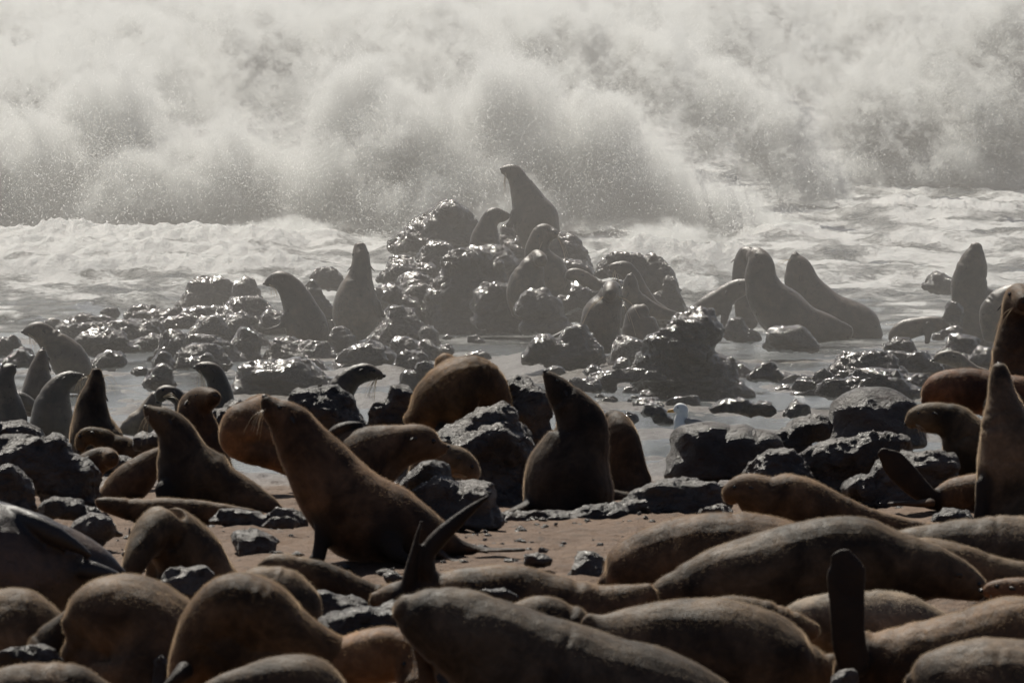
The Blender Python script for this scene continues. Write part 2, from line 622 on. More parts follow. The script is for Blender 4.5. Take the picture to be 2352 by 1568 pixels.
# ------------------------------------------------------------------ flying drops in front of the spray
def build_drops():
    r_ = np.random.RandomState(5)
    P_, R_ = [], []
    for px, py, rx, ry, d, rd in PLUMES:
        c, m = np.array(wpt('V', px, py, d)), mpp('V', d)
        n = int(rx * ry * .6)
        u = r_.normal(size=(n, 3))
        u /= np.linalg.norm(u, axis=1)[:, None]
        u *= r_.uniform(.55, 1.32, (n, 1)) ** .8
        u[:, 1] = -np.abs(u[:, 1])
        p = c + u * np.array([rx * m, rd * 1.35, ry * m])
        k = fbm(p * .9, 3) + .25 * fbm(p * 4, 2)
        p = p[k > r_.uniform(-.25, .28, n)]
        p = p[p[:, 2] > -.8]
        P_.append(p)
        R_.append(np.clip(r_.lognormal(-5.6, .42, len(p)), .002, .009))
    # heavier drops thrown out low on the left and over the bores
    for px, py, sx, sy, d, n in ((110, 430, 150, 110, 113.5, 2600), (160, 540, 160, 40, 110, 500), (1450, 560, 190, 35, 108, 700),
                                 (1750, 480, 110, 60, 113, 1500), (600, 560, 250, 25, 110, 500), (1650, 330, 150, 110, 121, 3000)):
        c, m = np.array(wpt('V', px, py, d)), mpp('V', d)
        p = c + r_.normal(size=(n, 3)) * np.array([sx * m, .8, sy * m])
        p = p[p[:, 2] > -.7]
        P_.append(p)
        R_.append(np.clip(r_.lognormal(-5.5, .45, len(p)), .002, .010))
    P_, R_ = np.concatenate(P_), np.concatenate(R_)
    me = bpy.data.meshes.new('flying_drops')
    me.vertices.add(len(P_))
    me.vertices.foreach_set('co', P_.astype(np.float32).ravel())
    attr(me, 'rad', R_)
    m = NT('drops')
    m.P(Base_Color=(.9, .9, .9, 1), Roughness=.15)
    tr = m.t.nodes.new('ShaderNodeBsdfTranslucent')
    tr.inputs[0].default_value = (.95, .95, .93, 1)
    mx = m.t.nodes.new('ShaderNodeMixShader')
    mx.inputs[0].default_value = .75
    m.t.links.new(m.b.outputs[0], mx.inputs[1])
    m.t.links.new(tr.outputs[0], mx.inputs[2])
    m.t.links.new(mx.outputs[0], m.out.inputs[0])
    me.materials.append(m.m)
    o = link(bpy.data.objects.new('flying_drops', me))
    ng = bpy.data.node_groups.new('drops', 'GeometryNodeTree')
    ng.interface.new_socket('Geometry', in_out='INPUT', socket_type='NodeSocketGeometry')
    ng.interface.new_socket('Geometry', in_out='OUTPUT', socket_type='NodeSocketGeometry')
    i, q = ng.nodes.new('NodeGroupInput'), ng.nodes.new('NodeGroupOutput')
    mp = ng.nodes.new('GeometryNodeMeshToPoints')
    at = ng.nodes.new('GeometryNodeInputNamedAttribute')
    at.data_type = 'FLOAT'
    at.inputs[0].default_value = 'rad'
    sm = ng.nodes.new('GeometryNodeSetMaterial')
    sm.inputs['Material'].default_value = m.m
    ng.links.new(i.outputs[0], mp.inputs[0])
    ng.links.new(at.outputs[0], mp.inputs['Radius'])
    ng.links.new(mp.outputs[0], sm.inputs[0])
    ng.links.new(sm.outputs[0], q.inputs[0])
    o.modifiers.new('drops', 'NODES').node_group = ng
    tag(o, 'countless bright water drops flying off the breaking waves', None, None, 'stuff')
    print('drops', len(P_))

# ------------------------------------------------------------------ shape builders
def catmull(P, sub):
    P = np.asarray(P, dtype=float)
    n = len(P)
    out = []
    for i in range(n - 1):
        p0, p1, p2, p3 = P[max(i - 1, 0)], P[i], P[i + 1], P[min(i + 2, n - 1)]
        for k in range(sub):
            t = k / sub
            out.append(.5 * ((2 * p1) + (p2 - p0) * t + (2 * p0 - 5 * p1 + 4 * p2 - p3) * t * t + (3 * p1 - p0 - 3 * p2 + p3) * t ** 3))
    out.append(P[-1])
    return np.array(out)


def loft(C, ra, rb, lat, seg=18):
    """Closed tube round the centres C; ra across, rb along the lateral axis."""
    n = len(C)
    T = np.gradient(C, axis=0)
    T /= np.linalg.norm(T, axis=1)[:, None] + 1e-9
    lat = np.asarray(lat, dtype=float)
    B = lat[None, :] - T * (T @ lat)[:, None]
    bl = np.linalg.norm(B, axis=1)
    alt = np.array([0, 0, 1.0])
    for i in range(n):
        if bl[i] < .25:
            B[i] = B[i - 1] if i else np.cross(T[i], alt)
    B /= np.linalg.norm(B, axis=1)[:, None] + 1e-9
    Nn = np.cross(T, B)
    a = np.arange(seg) * 2 * math.pi / seg
    rings = [C[0] - T[0] * ra[0] * .8]
    V = [np.array([C[0] - T[0] * ra[0] * .85])]
    prs = [(C[0] - T[0] * ra[0] * .55, ra[0] * .8, rb[0] * .8, 0)] + [(C[i], ra[i], rb[i], i) for i in range(n)] + \
          [(C[-1] + T[-1] * ra[-1] * .55, ra[-1] * .8, rb[-1] * .8, n - 1)]
    for c, x, y, i in prs:
        V.append(c + np.outer(np.cos(a), Nn[i]) * x + np.outer(np.sin(a), B[i]) * y)
    V.append(np.array([C[-1] + T[-1] * ra[-1] * .85]))
    V = np.concatenate(V)
    m = len(prs)
    F = []
    for k in range(seg):
        F.append((0, 1 + (k + 1) % seg, 1 + k))
        e = 1 + (m - 1) * seg
        F.append((len(V) - 1, e + k, e + (k + 1) % seg))
    for r in range(m - 1):
        for k in range(seg):
            q, w = 1 + r * seg + k, 1 + r * seg + (k + 1) % seg
            F.append((q, w, w + seg))
            F.append((q, w + seg, q + seg))
    return V, np.array(F), T, B, Nn


def ellipsoid(c, r, nu=20, nv=12):
    a = np.arange(nu) * 2 * math.pi / nu
    V = [np.array([[0, 0, 1.0]])]
    for j in range(1, nv):
        t = math.pi * j / nv
        V.append(np.stack([np.cos(a) * math.sin(t), np.sin(a) * math.sin(t), np.full(nu, math.cos(t))], 1))
    V.append(np.array([[0, 0, -1.0]]))
    V = np.concatenate(V) * np.asarray(r) + np.asarray(c)
    F = []
    for k in range(nu):
        F.append((0, 1 + k, 1 + (k + 1) % nu))
        e = 1 + (nv - 2) * nu
        F.append((len(V) - 1, e + (k + 1) % nu, e + k))
    for r_ in range(nv - 2):
        for k in range(nu):
            q, w = 1 + r_ * nu + k, 1 + r_ * nu + (k + 1) % nu
            F.append((q, q + nu, w + nu))
            F.append((q, w + nu, w))
    return V, np.array(F)


def join(parts):
    V, F, n = [], [], 0
    for v, f in parts:
        V.append(v)
        F.append(f + n)
        n += len(v)
    return np.concatenate(V), np.concatenate(F)


def batch_remesh(jobs):
    """jobs: (object, voxel size, smooth steps). All are evaluated in one pass and become plain meshes."""
    for o, vx, sm in jobs:
        r = o.modifiers.new('r', 'REMESH')
        r.mode = 'VOXEL'
        r.voxel_size = vx
        r.adaptivity = 0
        r.use_smooth_shade = True
        s = o.modifiers.new('s', 'SMOOTH')
        s.factor = .5
        s.iterations = sm
    dg = bpy.context.evaluated_depsgraph_get()
    dg.update()
    for o, vx, sm in jobs:
        me = bpy.data.meshes.new_from_object(o.evaluated_get(dg))
        old = o.data
        o.modifiers.clear()
        me.name = o.name
        o.data = me
        if not me.materials:
            me.materials.append(old.materials[0])
        me.polygons.foreach_set('use_smooth', np.full(len(me.polygons), True))
        bpy.data.meshes.remove(old)


JOBS, POST = [], []


# ------------------------------------------------------------------ rocks
def rock(fr, lumps, d=None, label=None, group=None, near=False, seed=0, vox=None, amp=1.3, depth=1.0, name='rock', parent=None):
    """A boulder of one or more lumps (X, Y, half width, half height[, half depth px, nearer(-)/farther(+) m])."""
    if d is None:
        d = dist_of(fr, max(l[1] + l[3] * .75 for l in lumps))
    rs = np.random.RandomState(seed + int(abs(lumps[0][0])) + int(d * 10))
    m = mpp(fr, d)
    parts = []
    big = 0
    for l in lumps:
        X, Y_, rx, ry = l[:4]
        rd = (l[4] if len(l) > 4 else min(rx, ry * 1.7)) * depth
        dd = l[5] if len(l) > 5 else 0
        c = np.array(wpt(fr, X, Y_, d + dd))
        v, f = ellipsoid((0, 0, 0), (1, 1, 1), 30, 18)
        # boxier than a ball, cut by a few flat faces
        for k in range(16):
            n = rs.normal(size=3)
            n[2] = n[2] * .7 + .15
            n /= np.linalg.norm(n)
            off = rs.uniform(.50, .90) if amp > .4 else rs.uniform(.78, .96)
            h = v @ n - off
            v = v - np.outer(np.where(h > 0, h * .88, 0), n)
        v = v / np.array([np.abs(v[:, 0]).max(), np.abs(v[:, 1]).max(), max(v[:, 2].max(), .01)])
        low = np.clip(-v[:, 2], 0, 1)          # the foot spreads instead of curving under
        rad = np.hypot(v[:, 0], v[:, 1]) + 1e-6
        want = np.where(v[:, 2] < 0, np.maximum(rad, np.minimum(1.0, rad / np.sqrt(np.clip(1 - v[:, 2] ** 2, .04, 1)))), rad)
        v[:, :2] *= (want * (1 + (.12 if near else .34) * low) / rad)[:, None]
        v[:, 2] = np.where(v[:, 2] < 0, v[:, 2] * 1.15, v[:, 2])
        v = v * np.array([rx * m, rd * m, ry * m]) + c
        big = max(big, min(rx, ry) * m)
        parts.append((v, f))
    V, F = join(parts)
    org = np.array([V[:, 0].mean(), V[:, 1].mean(), V[:, 2].min()])
    me = mesh_np(name, V - org, F, M['rock'] if near else M['rock_wet'])
    o = link(bpy.data.objects.new(name, me), parent)
    o.location = org
    if label:
        tag(o, label, 'rock', group)
    vx = vox or (.017 if near else .021)
    JOBS.append((o, vx, 1))

    def post(o=o, big=big, org=org):
        me = o.data
        C = get_co(me)
        for size, stg in () if amp < .4 else ((max(.55 * big, .10), .95), (max(.24 * big, .055), .8)):   # break the surface into facets
            N = get_no(me)
            ext = C.max(0) - C.min(0)
            kk = int(np.clip(1.3 * (ext[0] * ext[1] + ext[0] * ext[2] + ext[1] * ext[2]) / size ** 2, 8, 240))
            sd = C[rs.randint(0, len(C), kk)]
            Cw = C + np.stack([fbm(C * 5 + 9, 1), fbm(C * 5 + 40, 1), fbm(C * 5 + 80, 1)], 1) * size * .5
            cell = np.empty(len(C), dtype=int)
            for i0 in range(0, len(C), 8000):
                q_ = Cw[i0:i0 + 8000]
                cell[i0:i0 + 8000] = ((q_ ** 2).sum(1)[:, None] - 2 * q_ @ sd.T + (sd ** 2).sum(1)[None]).argmin(1)
            cnt = np.maximum(np.bincount(cell, minlength=kk), 1)[:, None]
            cc = np.stack([np.bincount(cell, C[:, j], kk) for j in range(3)], 1) / cnt
            nn_ = np.stack([np.bincount(cell, N[:, j], kk) for j in range(3)], 1) + rs.normal(size=(kk, 3)) * .18 * cnt
            nn_ /= np.linalg.norm(nn_, axis=1)[:, None] + 1e-9
            dl = ((cc[cell] - C) * nn_[cell]).sum(1) * stg * min(1.0, amp * 1.3)
            C = C + nn_[cell] * np.clip(dl, -size * .5, size * .5)[:, None]
            set_co(me, C)
        N = get_no(me)
        W_ = C + org
        W2 = W_ * np.array([1, 1, 1.5])
        a = min(.12, .20 * big) * amp
        k = .75 / max(big, .12)
        wob = np.stack([fbm(W_ * 3 + 5, 2), fbm(W_ * 3 + 31, 2), fbm(W_ * 3 + 77, 2)], 1) * .25
        W2 = W2 + wob
        dsp = fbm(W2 * k + seed, 2, 'r') * a * .8 + fbm(W2 * k * 2.6 + seed, 3, 'r', .6) * a * .62 + fbm(W2 * 9, 2, 'r', .5) * min(a, .09) * .14
        tl = rs.normal(size=3) * .35 + np.array([0, 0, 1])
        st_ = (W_ @ tl) * (.55 / max(big, .1)) * 1.6 + fbm(W_ * 2.2 + seed, 2) * 1.3
        fr_ = st_ - np.floor(st_)
        dsp += (np.minimum(fr_ * 1.25, (1 - fr_) * 5) - .5) * a * .42   # ledges
        C2 = C + N * dsp[:, None]
        set_co(me, C2)
    POST.append(post)
    return o


# ------------------------------------------------------------------ seals
def tube_mesh(paths, rad, mat, name):
    parts = []
    for P_ in paths:
        P_ = catmull(P_, 4)
        r = np.linspace(rad, rad * .35, len(P_))
        lat = np.array([0.3, .9, .2])
        v, f, *_ = loft(P_, r, r, lat, 4)
        parts.append((v, f))
    V, F = join(parts)
    return mesh_np(name, V, F, mat)


def fur_coat(o, bare, along, org, dens=15000):
    """Short lying hair over a dry body, swept from nose to tail."""
    me = o.data
    n = len(me.polygons)
    cen, nor, area = np.empty(n * 3, np.float32), np.empty(n * 3, np.float32), np.empty(n, np.float32)
    me.polygons.foreach_get('center', cen)
    me.polygons.foreach_get('normal', nor)
    me.polygons.foreach_get('area', area)
    cen, nor = cen.reshape(-1, 3).astype(float), nor.reshape(-1, 3).astype(float)
    v0 = np.empty(n, np.int32)
    ls = np.empty(n, np.int32)
    me.polygons.foreach_get('loop_start', ls)
    lv = np.empty(len(me.loops), np.int32)
    me.loops.foreach_get('vertex_index', lv)
    v0 = lv[ls]
    rs = np.random.RandomState(n % 9973)
    ok = (bare[v0] < .3) & ((cen + org)[:, 2] > prof((cen + org)[:, 1]) - .1) & ~((nor[:, 1] > .55) & (nor[:, 2] < .2))
    w = area * ok
    k = int(min(24000, w.sum() * dens))
    if k < 10:
        return
    f = rs.choice(n, k, p=w / w.sum())
    al = along[v0[f]]
    nn = nor[f]
    al = al - nn * (al * nn).sum(1)[:, None]
    sz = np.sqrt(area[f])[:, None]
    root = cen[f] + (rs.uniform(-.5, .5, (k, 3)) * sz) - nn * .002
    ln = rs.uniform(.009, .016, (k, 1))
    dv = al * 1.0 + nn * rs.uniform(.2, .5, (k, 1)) + rs.normal(size=(k, 3)) * .16
    dv /= np.linalg.norm(dv, axis=1)[:, None] + 1e-9
    P_ = np.stack([root, root + dv * ln * .55 + nn * .001, root + dv * ln - nn * .001], 1).reshape(-1, 3)
    hc = bpy.data.hair_curves.new('fur')
    hc.add_curves([3] * k)
    hc.points.foreach_set('position', P_.astype(np.float32).ravel())
    rad = np.tile(np.array([.00024, .00018, .0001], np.float32), k)
    hc.points.foreach_set('radius', rad)
    hc.materials.append(M['hair'])
    h = link(bpy.data.objects.new('fur', hc), o)
    h.color = o.color


def seal(label, fr, spine, d, col=(.105, .07, .045), wet=False, lat=(0, 1, 0), asp=.92, flip=(), lumps=(), face=True, dor='U',
         vox=None, whisk=0, ear=1.0, group=None, deep=.6, mat=None):
    """spine: nose first, (X, Y, half thickness[, farther m]) in a study frame; flip: flippers as
    (width ratio along the lateral axis, points); dor: where the back of the head points."""
    sp = [(*p, 0) if len(p) == 3 else p for p in spine]
    if not face and not wet and d < 43.6:      # lying bodies: same top line, deeper belly resting in the sand
        sp = [(x, y + r * deep, r * (1 + deep), dd) for x, y, r, dd in sp]
        d -= .8
    m = mpp(fr, d)
    C0 = np.array([list(wpt(fr, x, y, d + dd)) for x, y, r, dd in sp])
    r0 = np.array([p[2] * m for p in sp])
    CR = catmull(np.concatenate([C0, r0[:, None]], 1), 5)
    C, r = CR[:, :3], np.maximum(CR[:, 3], .012) + .006
    n = len(C)
    if face:                                   # blunt muzzle, full skull
        r = r * np.interp(np.linspace(0, len(sp) - 1, n), [0, .6, 1, 2, 3], [1.5, 1.34, 1.22, 1.10, 1.0])
    a_ = np.full(n, asp)
    if face:
        k = np.linspace(0, len(sp) - 1, n)
        a_ = np.interp(k, [0, 1, 2, 3.5, 5], [1.0, .88, .80, .88, asp])
    V, F, T, B, Nn = loft(C, r, r * a_, lat, 22)
    parts = [(V, F)]
    fp = []
    for fl in flip:
        q, pts = fl[0], fl[1]
        pts = [(*p, 0) if len(p) == 3 else p for p in pts]
        Cf = np.array([[*wpt(fr, x, y, d + dd), rr * m] for x, y, rr, dd in pts])
        Cf = catmull(Cf, 4)
        rr = np.maximum(Cf[:, 3], .011)
        qq = np.maximum(rr * q, .012) if np.isscalar(q) else np.maximum(np.interp(np.linspace(0, 1, len(rr)), np.linspace(0, 1, len(q)), q), .012)
        fl_lat = fl[2] if len(fl) > 2 else (0, 1, 0)
        v, f, *_ = loft(Cf[:, :3], rr, qq, fl_lat, 14)
        parts.append((v, f))
        fp.append(Cf)
    for l in lumps:
        X, Y_, rr = l[:3]
        dd = l[3] if len(l) > 3 else 0
        rx = rr * m
        parts.append(ellipsoid(wpt(fr, X, Y_, d + dd), (rx, rx * .9, rx), 22, 14))
    V, F = join(parts)
    org = np.array([C[:, 0].mean(), d, V[:, 2].min()])
    me = mesh_np('fur_seal', V - org, F, mat or (M['fur_wet'] if wet else M['fur']))
    o = link(bpy.data.objects.new('fur_seal', me))
    o.location = org
    o.color = (*col, 1)
    tag(o, label, 'seal', group)
    JOBS.append((o, vox or (.018 if wet else .0150), 3))

    def post():
        me = o.data
        K, N = get_co(me), get_no(me)
        Wd = K + org
        dsp = fbm(Wd * 2.5 + d, 2) * (.022 if wet else .034) + fbm(Wd * (9, 9, 7), 2) * .006
        fm = np.zeros(len(K))
        for Cf in fp:
            for q in Cf:
                dist = np.linalg.norm(Wd - q[:3], axis=1)
                fm = np.maximum(fm, np.clip(2.2 - dist / max(q[3], .03), 0, 1))
        # skin folds across the body
        q_ = C[::2]
        ii = np.empty(len(K), dtype=int)
        for i0 in range(0, len(K), 8000):
            w_ = Wd[i0:i0 + 8000]
            ii[i0:i0 + 8000] = ((w_ ** 2).sum(1)[:, None] - 2 * w_ @ q_.T + (q_ ** 2).sum(1)[None]).argmin(1)
        Tq = T[::2][ii]
        arc = np.concatenate([[0], np.cumsum(np.linalg.norm(np.diff(q_, axis=0), axis=1))])
        u = arc[ii] + ((Wd - q_[ii]) * Tq).sum(1) + fbm(Wd * 4, 2) * .10
        rs_ = np.random.RandomState(int(abs(C0[0][0]) * 1000 + d * 10) % 99999)
        fold = np.zeros(len(K))
        for c_ in rs_.uniform(.12, max(arc[-1] - .05, .2), rs_.randint(3, 7)):
            wd = rs_.uniform(.012, .03)
            fold += rs_.uniform(.4, 1) * (np.exp(-((u - c_) / wd) ** 2) - .55 * np.exp(-((u - c_ - wd * 2) / (wd * 1.6)) ** 2))
        fold *= np.clip(fbm(Wd * 2.6 + 9, 2) * 3.2 + .25, 0, 1)
        dsp = dsp * 1.35 - fold * (.009 if wet else .011)
        dspk = dsp * (1 - fm * .8)
        if face:
            hd = np.linalg.norm(Wd - C0[1], axis=1)
            dspk *= np.clip(hd / max(r0[2] * 3, .05), .15, 1)
        set_co(me, K + N * dspk[:, None])
        attr(me, 'flip', np.clip(fm, 0, 1) * .9)
        if not wet and mat is None:
            fur_coat(o, np.clip(fm, 0, 1), Tq, org)
    POST.append(post)
    if not face:
        return o
    # ---- face: nose, eyes, ears, whiskers
    hint = {'U': (0, 0, 1), 'L': (-1, 0, .2), 'R': (1, 0, .2), 'B': (0, 1, .3), 'F': (0, -1, .3)}[dor]
    hint = np.array(hint, dtype=float)

    def frame(k):
        i = int(round(k / (len(sp) - 1) * (n - 1)))
        nn = Nn[i] * (1 if Nn[i] @ hint >= 0 else -1)
        return C[i], T[i], B[i], nn, r[i], r[i] * a_[i]
    hr = r0[2]
    c, t, b, nn, ra, rb = frame(0)
    ns = max(.013, min(.018, ra * .6))
    v, f = ellipsoid((0, 0, 0), (ns * 1.15, ns * .9, ns * .8), 10, 7)
    no = link(bpy.data.objects.new('nose', mesh_np('nose', v, f, M['nose'])), o)
    no.location = c - t * ra * .60 + nn * ra * .22 - org
    for s in (-1, 1):
        c, t, b, nn, ra, rb = frame(1.45)
        es = max(.014, min(.024, hr * .16))
        v, f = ellipsoid((0, 0, 0), (es, es, es), 10, 7)
        e = link(bpy.data.objects.new('eye', mesh_np('eye', v, f, M['eye'])), o)
        e.location = c + b * s * rb * .80 + nn * ra * .42 - org
        c, t, b, nn, ra, rb = frame(2.35)
        L_ = max(.035, min(.06, hr * .45)) * ear
        base = c + b * s * rb * .90 + nn * ra * .30
        tip = base + (t * .75 + b * s * .65 - nn * .12) * L_
        P_ = np.array([base, base * .5 + tip * .5 + nn * .004, tip])
        v, f, *_ = loft(catmull(P_, 3), np.linspace(.014, .006, 7), np.linspace(.008, .004, 7), b, 8)
        link(bpy.data.objects.new('ear', mesh_np('ear', v - org, f, M['ear'])), o)
    if whisk:
        rs = np.random.RandomState(int(C0[0][0] * 100) % 9999)
        paths = []
        c, t, b, nn, ra, rb = frame(.55)
        for s in (-1, 1):
            for k in range(5):
                st = c + b * s * rb * .8 - nn * ra * .35
                dv = b * s * rs.uniform(.5, 1) - nn * rs.uniform(.5, 1.1) + t * rs.uniform(-.2, .5)
                dv /= np.linalg.norm(dv)
                ln = rs.uniform(.12, .24) * whisk
                paths.append([st, st + dv * ln * .5, st + dv * ln * .85 - np.array([0, 0, ln * .35])])
        me2 = tube_mesh(paths, .0024 if wet else .0015, M['whisker'], 'whiskers')
        set_co(me2, get_co(me2) - org)
        tag(link(bpy.data.objects.new('whiskers', me2), o), kind='stuff')
    return o

# ------------------------------------------------------------------ the seals
BR, DK, GY, RD, OL, TN = (.115, .072, .042), (.052, .038, .028), (.095, .080, .066), (.15, .075, .038), (.10, .075, .048), (.17, .125, .088)
WD, WG = (.045, .036, .03), (.075, .066, .056)
SIT = 'seals sitting up between the near rocks'
# -- near group, sitting up
seal('brown seal sitting upright on open sand, head raised to the left', 'R2',
     [(72, 378, 20), (108, 425, 52), (165, 468, 88), (225, 535, 126), (310, 665, 158), (435, 845, 200), (595, 1010, 245), (800, 1075, 215), (985, 1125, 130), (1110, 1175, 52), (1200, 1190, 28)],
     43.5, (0.096, 0.066, 0.047), dor='R', whisk=1.1,
     flip=[(.7, [(395, 1060, 60, -.1), (375, 1160, 45, -.12), (360, 1225, 42, -.14), (345, 1255, 48, -.16)]),
           (.8, [(730, 1120, 75, -.18), (790, 1215, 48, -.24), (860, 1255, 28, -.26), (930, 1258, 16, -.26)]),
           ([.05, .07, .06, .02], [(1120, 1170, 36), (1250, 1190, 16), (1400, 1192, 9), (1490, 1190, 6)]),
           ([.05, .07, .06, .02], [(1020, 1210, 30, -.15), (1080, 1245, 12, -.2), (1140, 1252, 9, -.22), (1190, 1250, 7, -.22)])])
seal('dark seal with pointed snout raised left, sitting left of the sand patch', 'R1',
     [(1018, 428, 18), (1060, 462, 46), (1120, 500, 78), (1185, 560, 112), (1225, 655, 152), (1270, 790, 212), (1350, 920, 252), (1480, 1010, 232), (1660, 1055, 160), (1820, 1095, 88), (1920, 1130, 40)],
     49.5, (0.057, 0.046, 0.036), dor='R', whisk=1,
     flip=[(.6, [(1150, 980, 90, -.16), (1140, 1080, 60, -.2), (1120, 1150, 50, -.22)])])
seal('furry dark bull with blunt muzzle turned right, behind the pointed-snout seal', 'R1',
     [(1468, 345, 32, -.16), (1440, 352, 58, -.1), (1370, 380, 92), (1340, 450, 118), (1370, 580, 142), (1400, 740, 175), (1410, 930, 205), (1410, 1080, 190)],
     53, DK, lat=(.45, .9, 0), dor='U')
seal('dark seal stretching its nose straight up between left rocks', 'R1',
     [(664, 168, 22), (662, 215, 48), (655, 280, 80), (636, 375, 116), (632, 500, 154), (660, 640, 200), (690, 780, 220), (700, 900, 200)],
     56, (0.048, 0.040, 0.033), lat=(1, 0, 0), dor='B', whisk=1, ear=1.2)
seal('tan seal asleep with its head tucked, in front of the nose-up seal', 'R1',
     [(556, 690, 20, -.02), (562, 640, 36), (600, 605, 52), (690, 615, 66), (770, 680, 82), (860, 710, 86), (950, 760, 80), (1010, 830, 60)],
     53.6, OL, dor='U', ear=.7)
seal('small dark seal resting its head on a rock beside the sleeping tan seal', 'R1',
     [(765, 765, 34, -.08), (735, 760, 58), (670, 780, 80), (610, 830, 100), (580, 900, 110), (560, 980, 90)],
     51.5, (0.068, 0.050, 0.036), lat=(.5, .85, 0))
seal('dark seal lying across behind the pointed-snout seal, its sloping back showing', 'R1',
     [(1120, 740, 60), (1040, 800, 95), (930, 900, 130), (820, 990, 120), (730, 1060, 70), (690, 1100, 40)],
     51.2, (0.061, 0.046, 0.035), face=False)
seal('long brown seal lying flat on the sand behind the bowed head', 'R1',
     [(680, 1060, 22), (730, 1078, 44), (850, 1108, 68), (1020, 1125, 82), (1250, 1130, 85), (1500, 1140, 68), (1700, 1148, 42), (1810, 1152, 22)],
     48, (0.089, 0.066, 0.047), face=False)
seal('plump golden-brown seal curled up behind the upright brown seal', 'R1',
     [(1830, 385, 58, .2), (1760, 440, 100, .1), (1680, 530, 150), (1650, 610, 140), (1720, 690, 110), (1850, 740, 90), (1990, 790, 88), (2080, 860, 70), (2130, 960, 60)],
     52, (0.134, 0.088, 0.058), face=False, lumps=[(1760, 570, 120, .05), (1850, 620, 120, .05), (1800, 480, 100, .08), (1920, 560, 120, .1)])
seal('dark seal lying low behind the curled golden-brown one', 'R1',
     [(1720, 400, 50), (1790, 365, 44), (1860, 380, 50), (1930, 430, 60)], 52.8, (0.119, 0.081, 0.054), face=False)
seal('seal resting its chin over a rock with one flipper raised behind', 'R2',
     [(1042, 636, 18), (1000, 634, 50), (930, 612, 88), (840, 618, 112), (740, 650, 145), (640, 700, 185), (540, 770, 200), (470, 860, 170)],
     47, (0.080, 0.059, 0.044), flip=[([.05, .07, .05, .02], [(420, 570, 26), (470, 530, 30), (530, 508, 22), (596, 500, 8)]),
                                 ([.05, .06, .05, .02], [(520, 580, 18), (570, 565, 16), (620, 560, 10), (650, 562, 6)])])
seal('sleeping pale-bellied seal with long whiskers beside the big shore rock', 'R2',
     [(1196, 806, 22), (1188, 770, 46), (1150, 730, 70), (1080, 700, 78), (1010, 690, 72), (950, 720, 80), (920, 800, 80)],
     47.8, (0.125, 0.106, 0.087), dor='U', whisk=1.5, ear=.7)
seal('fat brown seal sleeping on top of the big shore rock', 'R2',
     [(1372, 420, 50), (1335, 370, 92), (1255, 298, 152), (1160, 310, 180), (1055, 378, 176), (965, 440, 138), (900, 490, 84)],
     51.6, (.118, .080, .048), asp=1, face=False, lumps=[(1058, 180, 66, .1), (1110, 200, 70, .08), (1060, 330, 120)],
     flip=[([.05, .1, .09, .03], [(1020, 545, 40, -.2), (1130, 565, 34, -.28), (1230, 575, 24, -.3), (1320, 582, 9, -.3)]),
           ([.05, .08, .06, .02], [(1200, 520, 32, -.15), (1290, 490, 26, -.2), (1360, 468, 14, -.2)])])
seal('big dark bull sitting with its snout pointed steeply up', 'S6',
     [(655, 100, 22), (695, 150, 56), (755, 232, 104), (835, 345, 152), (920, 480, 212), (965, 620, 262), (905, 800, 335), (860, 980, 385), (845, 1160, 405), (845, 1310, 400), (850, 1400, 330)],
     49.5, (0.040, 0.035, 0.032), asp=.8, dor='R',
     flip=[([.06, .1, .1, .05, .02], [(500, 1280, 60, -.1), (380, 1330, 44, -.15), (230, 1390, 32, -.18), (100, 1435, 20, -.2), (0, 1458, 10, -.2)])])
seal('dark bull with its back turned, close behind the snout-up bull', 'S6',
     [(1215, 470, 42, .1), (1255, 490, 76, .1), (1300, 550, 118, .05), (1330, 680, 155), (1350, 820, 178), (1370, 960, 198), (1390, 1110, 222), (1380, 1250, 210)],
     53, (0.049, 0.038, 0.030), face=False)
seal('grey seal lying low behind the two dark bulls', 'S6',
     [(1200, 1170, 40), (1270, 1195, 48), (1360, 1220, 52), (1450, 1240, 44), (1530, 1275, 24)], 51.4, (0.078, 0.075, 0.072), face=False)
# -- right group
seal('tall grey-bellied seal with nose pointing skyward at the right edge', 'R3',
     [(2205, 130, 30), (2208, 178, 58), (2215, 255, 92), (2235, 370, 142), (2250, 500, 180), (2255, 650, 198), (2255, 820, 202), (2255, 980, 205), (2255, 1080, 190)],
     48.5, (0.101, 0.088, 0.075), lat=(1, 0, 0), dor='B', asp=.9, ear=1.1,
     flip=[(.7, [(2120, 820, 60, -.12), (2095, 950, 40, -.16), (2080, 1040, 40, -.18)])])
seal('dark seal facing the camera above the tall grey-bellied seal', 'S3',
     [(2352, 492, 34, -.2), (2342, 482, 62, -.12), (2318, 478, 96), (2316, 560, 112, .03), (2318, 660, 142, .05), (2310, 790, 165, .05), (2305, 930, 175, .05), (2305, 1050, 170)],
     54, (0.061, 0.046, 0.036), lat=(1, 0, 0), dor='U', ear=1.3, whisk=1.1)
seal('reddish-brown seal lying behind the tall seal at the right edge', 'R3',
     [(1775, 320, 45), (1800, 285, 80), (1860, 255, 110), (1960, 255, 122), (2080, 265, 130), (2200, 285, 135), (2330, 300, 130)],
     52.5, (0.117, 0.069, 0.049), face=False)
seal('olive seal with its muzzle drooping over the right rocks', 'R3',
     [(1672, 448, 22), (1700, 428, 50), (1765, 420, 76), (1860, 425, 92), (1950, 470, 118), (2010, 570, 150), (2040, 690, 150), (2050, 780, 130)],
     50.8, (0.070, 0.059, 0.045), whisk=.8)
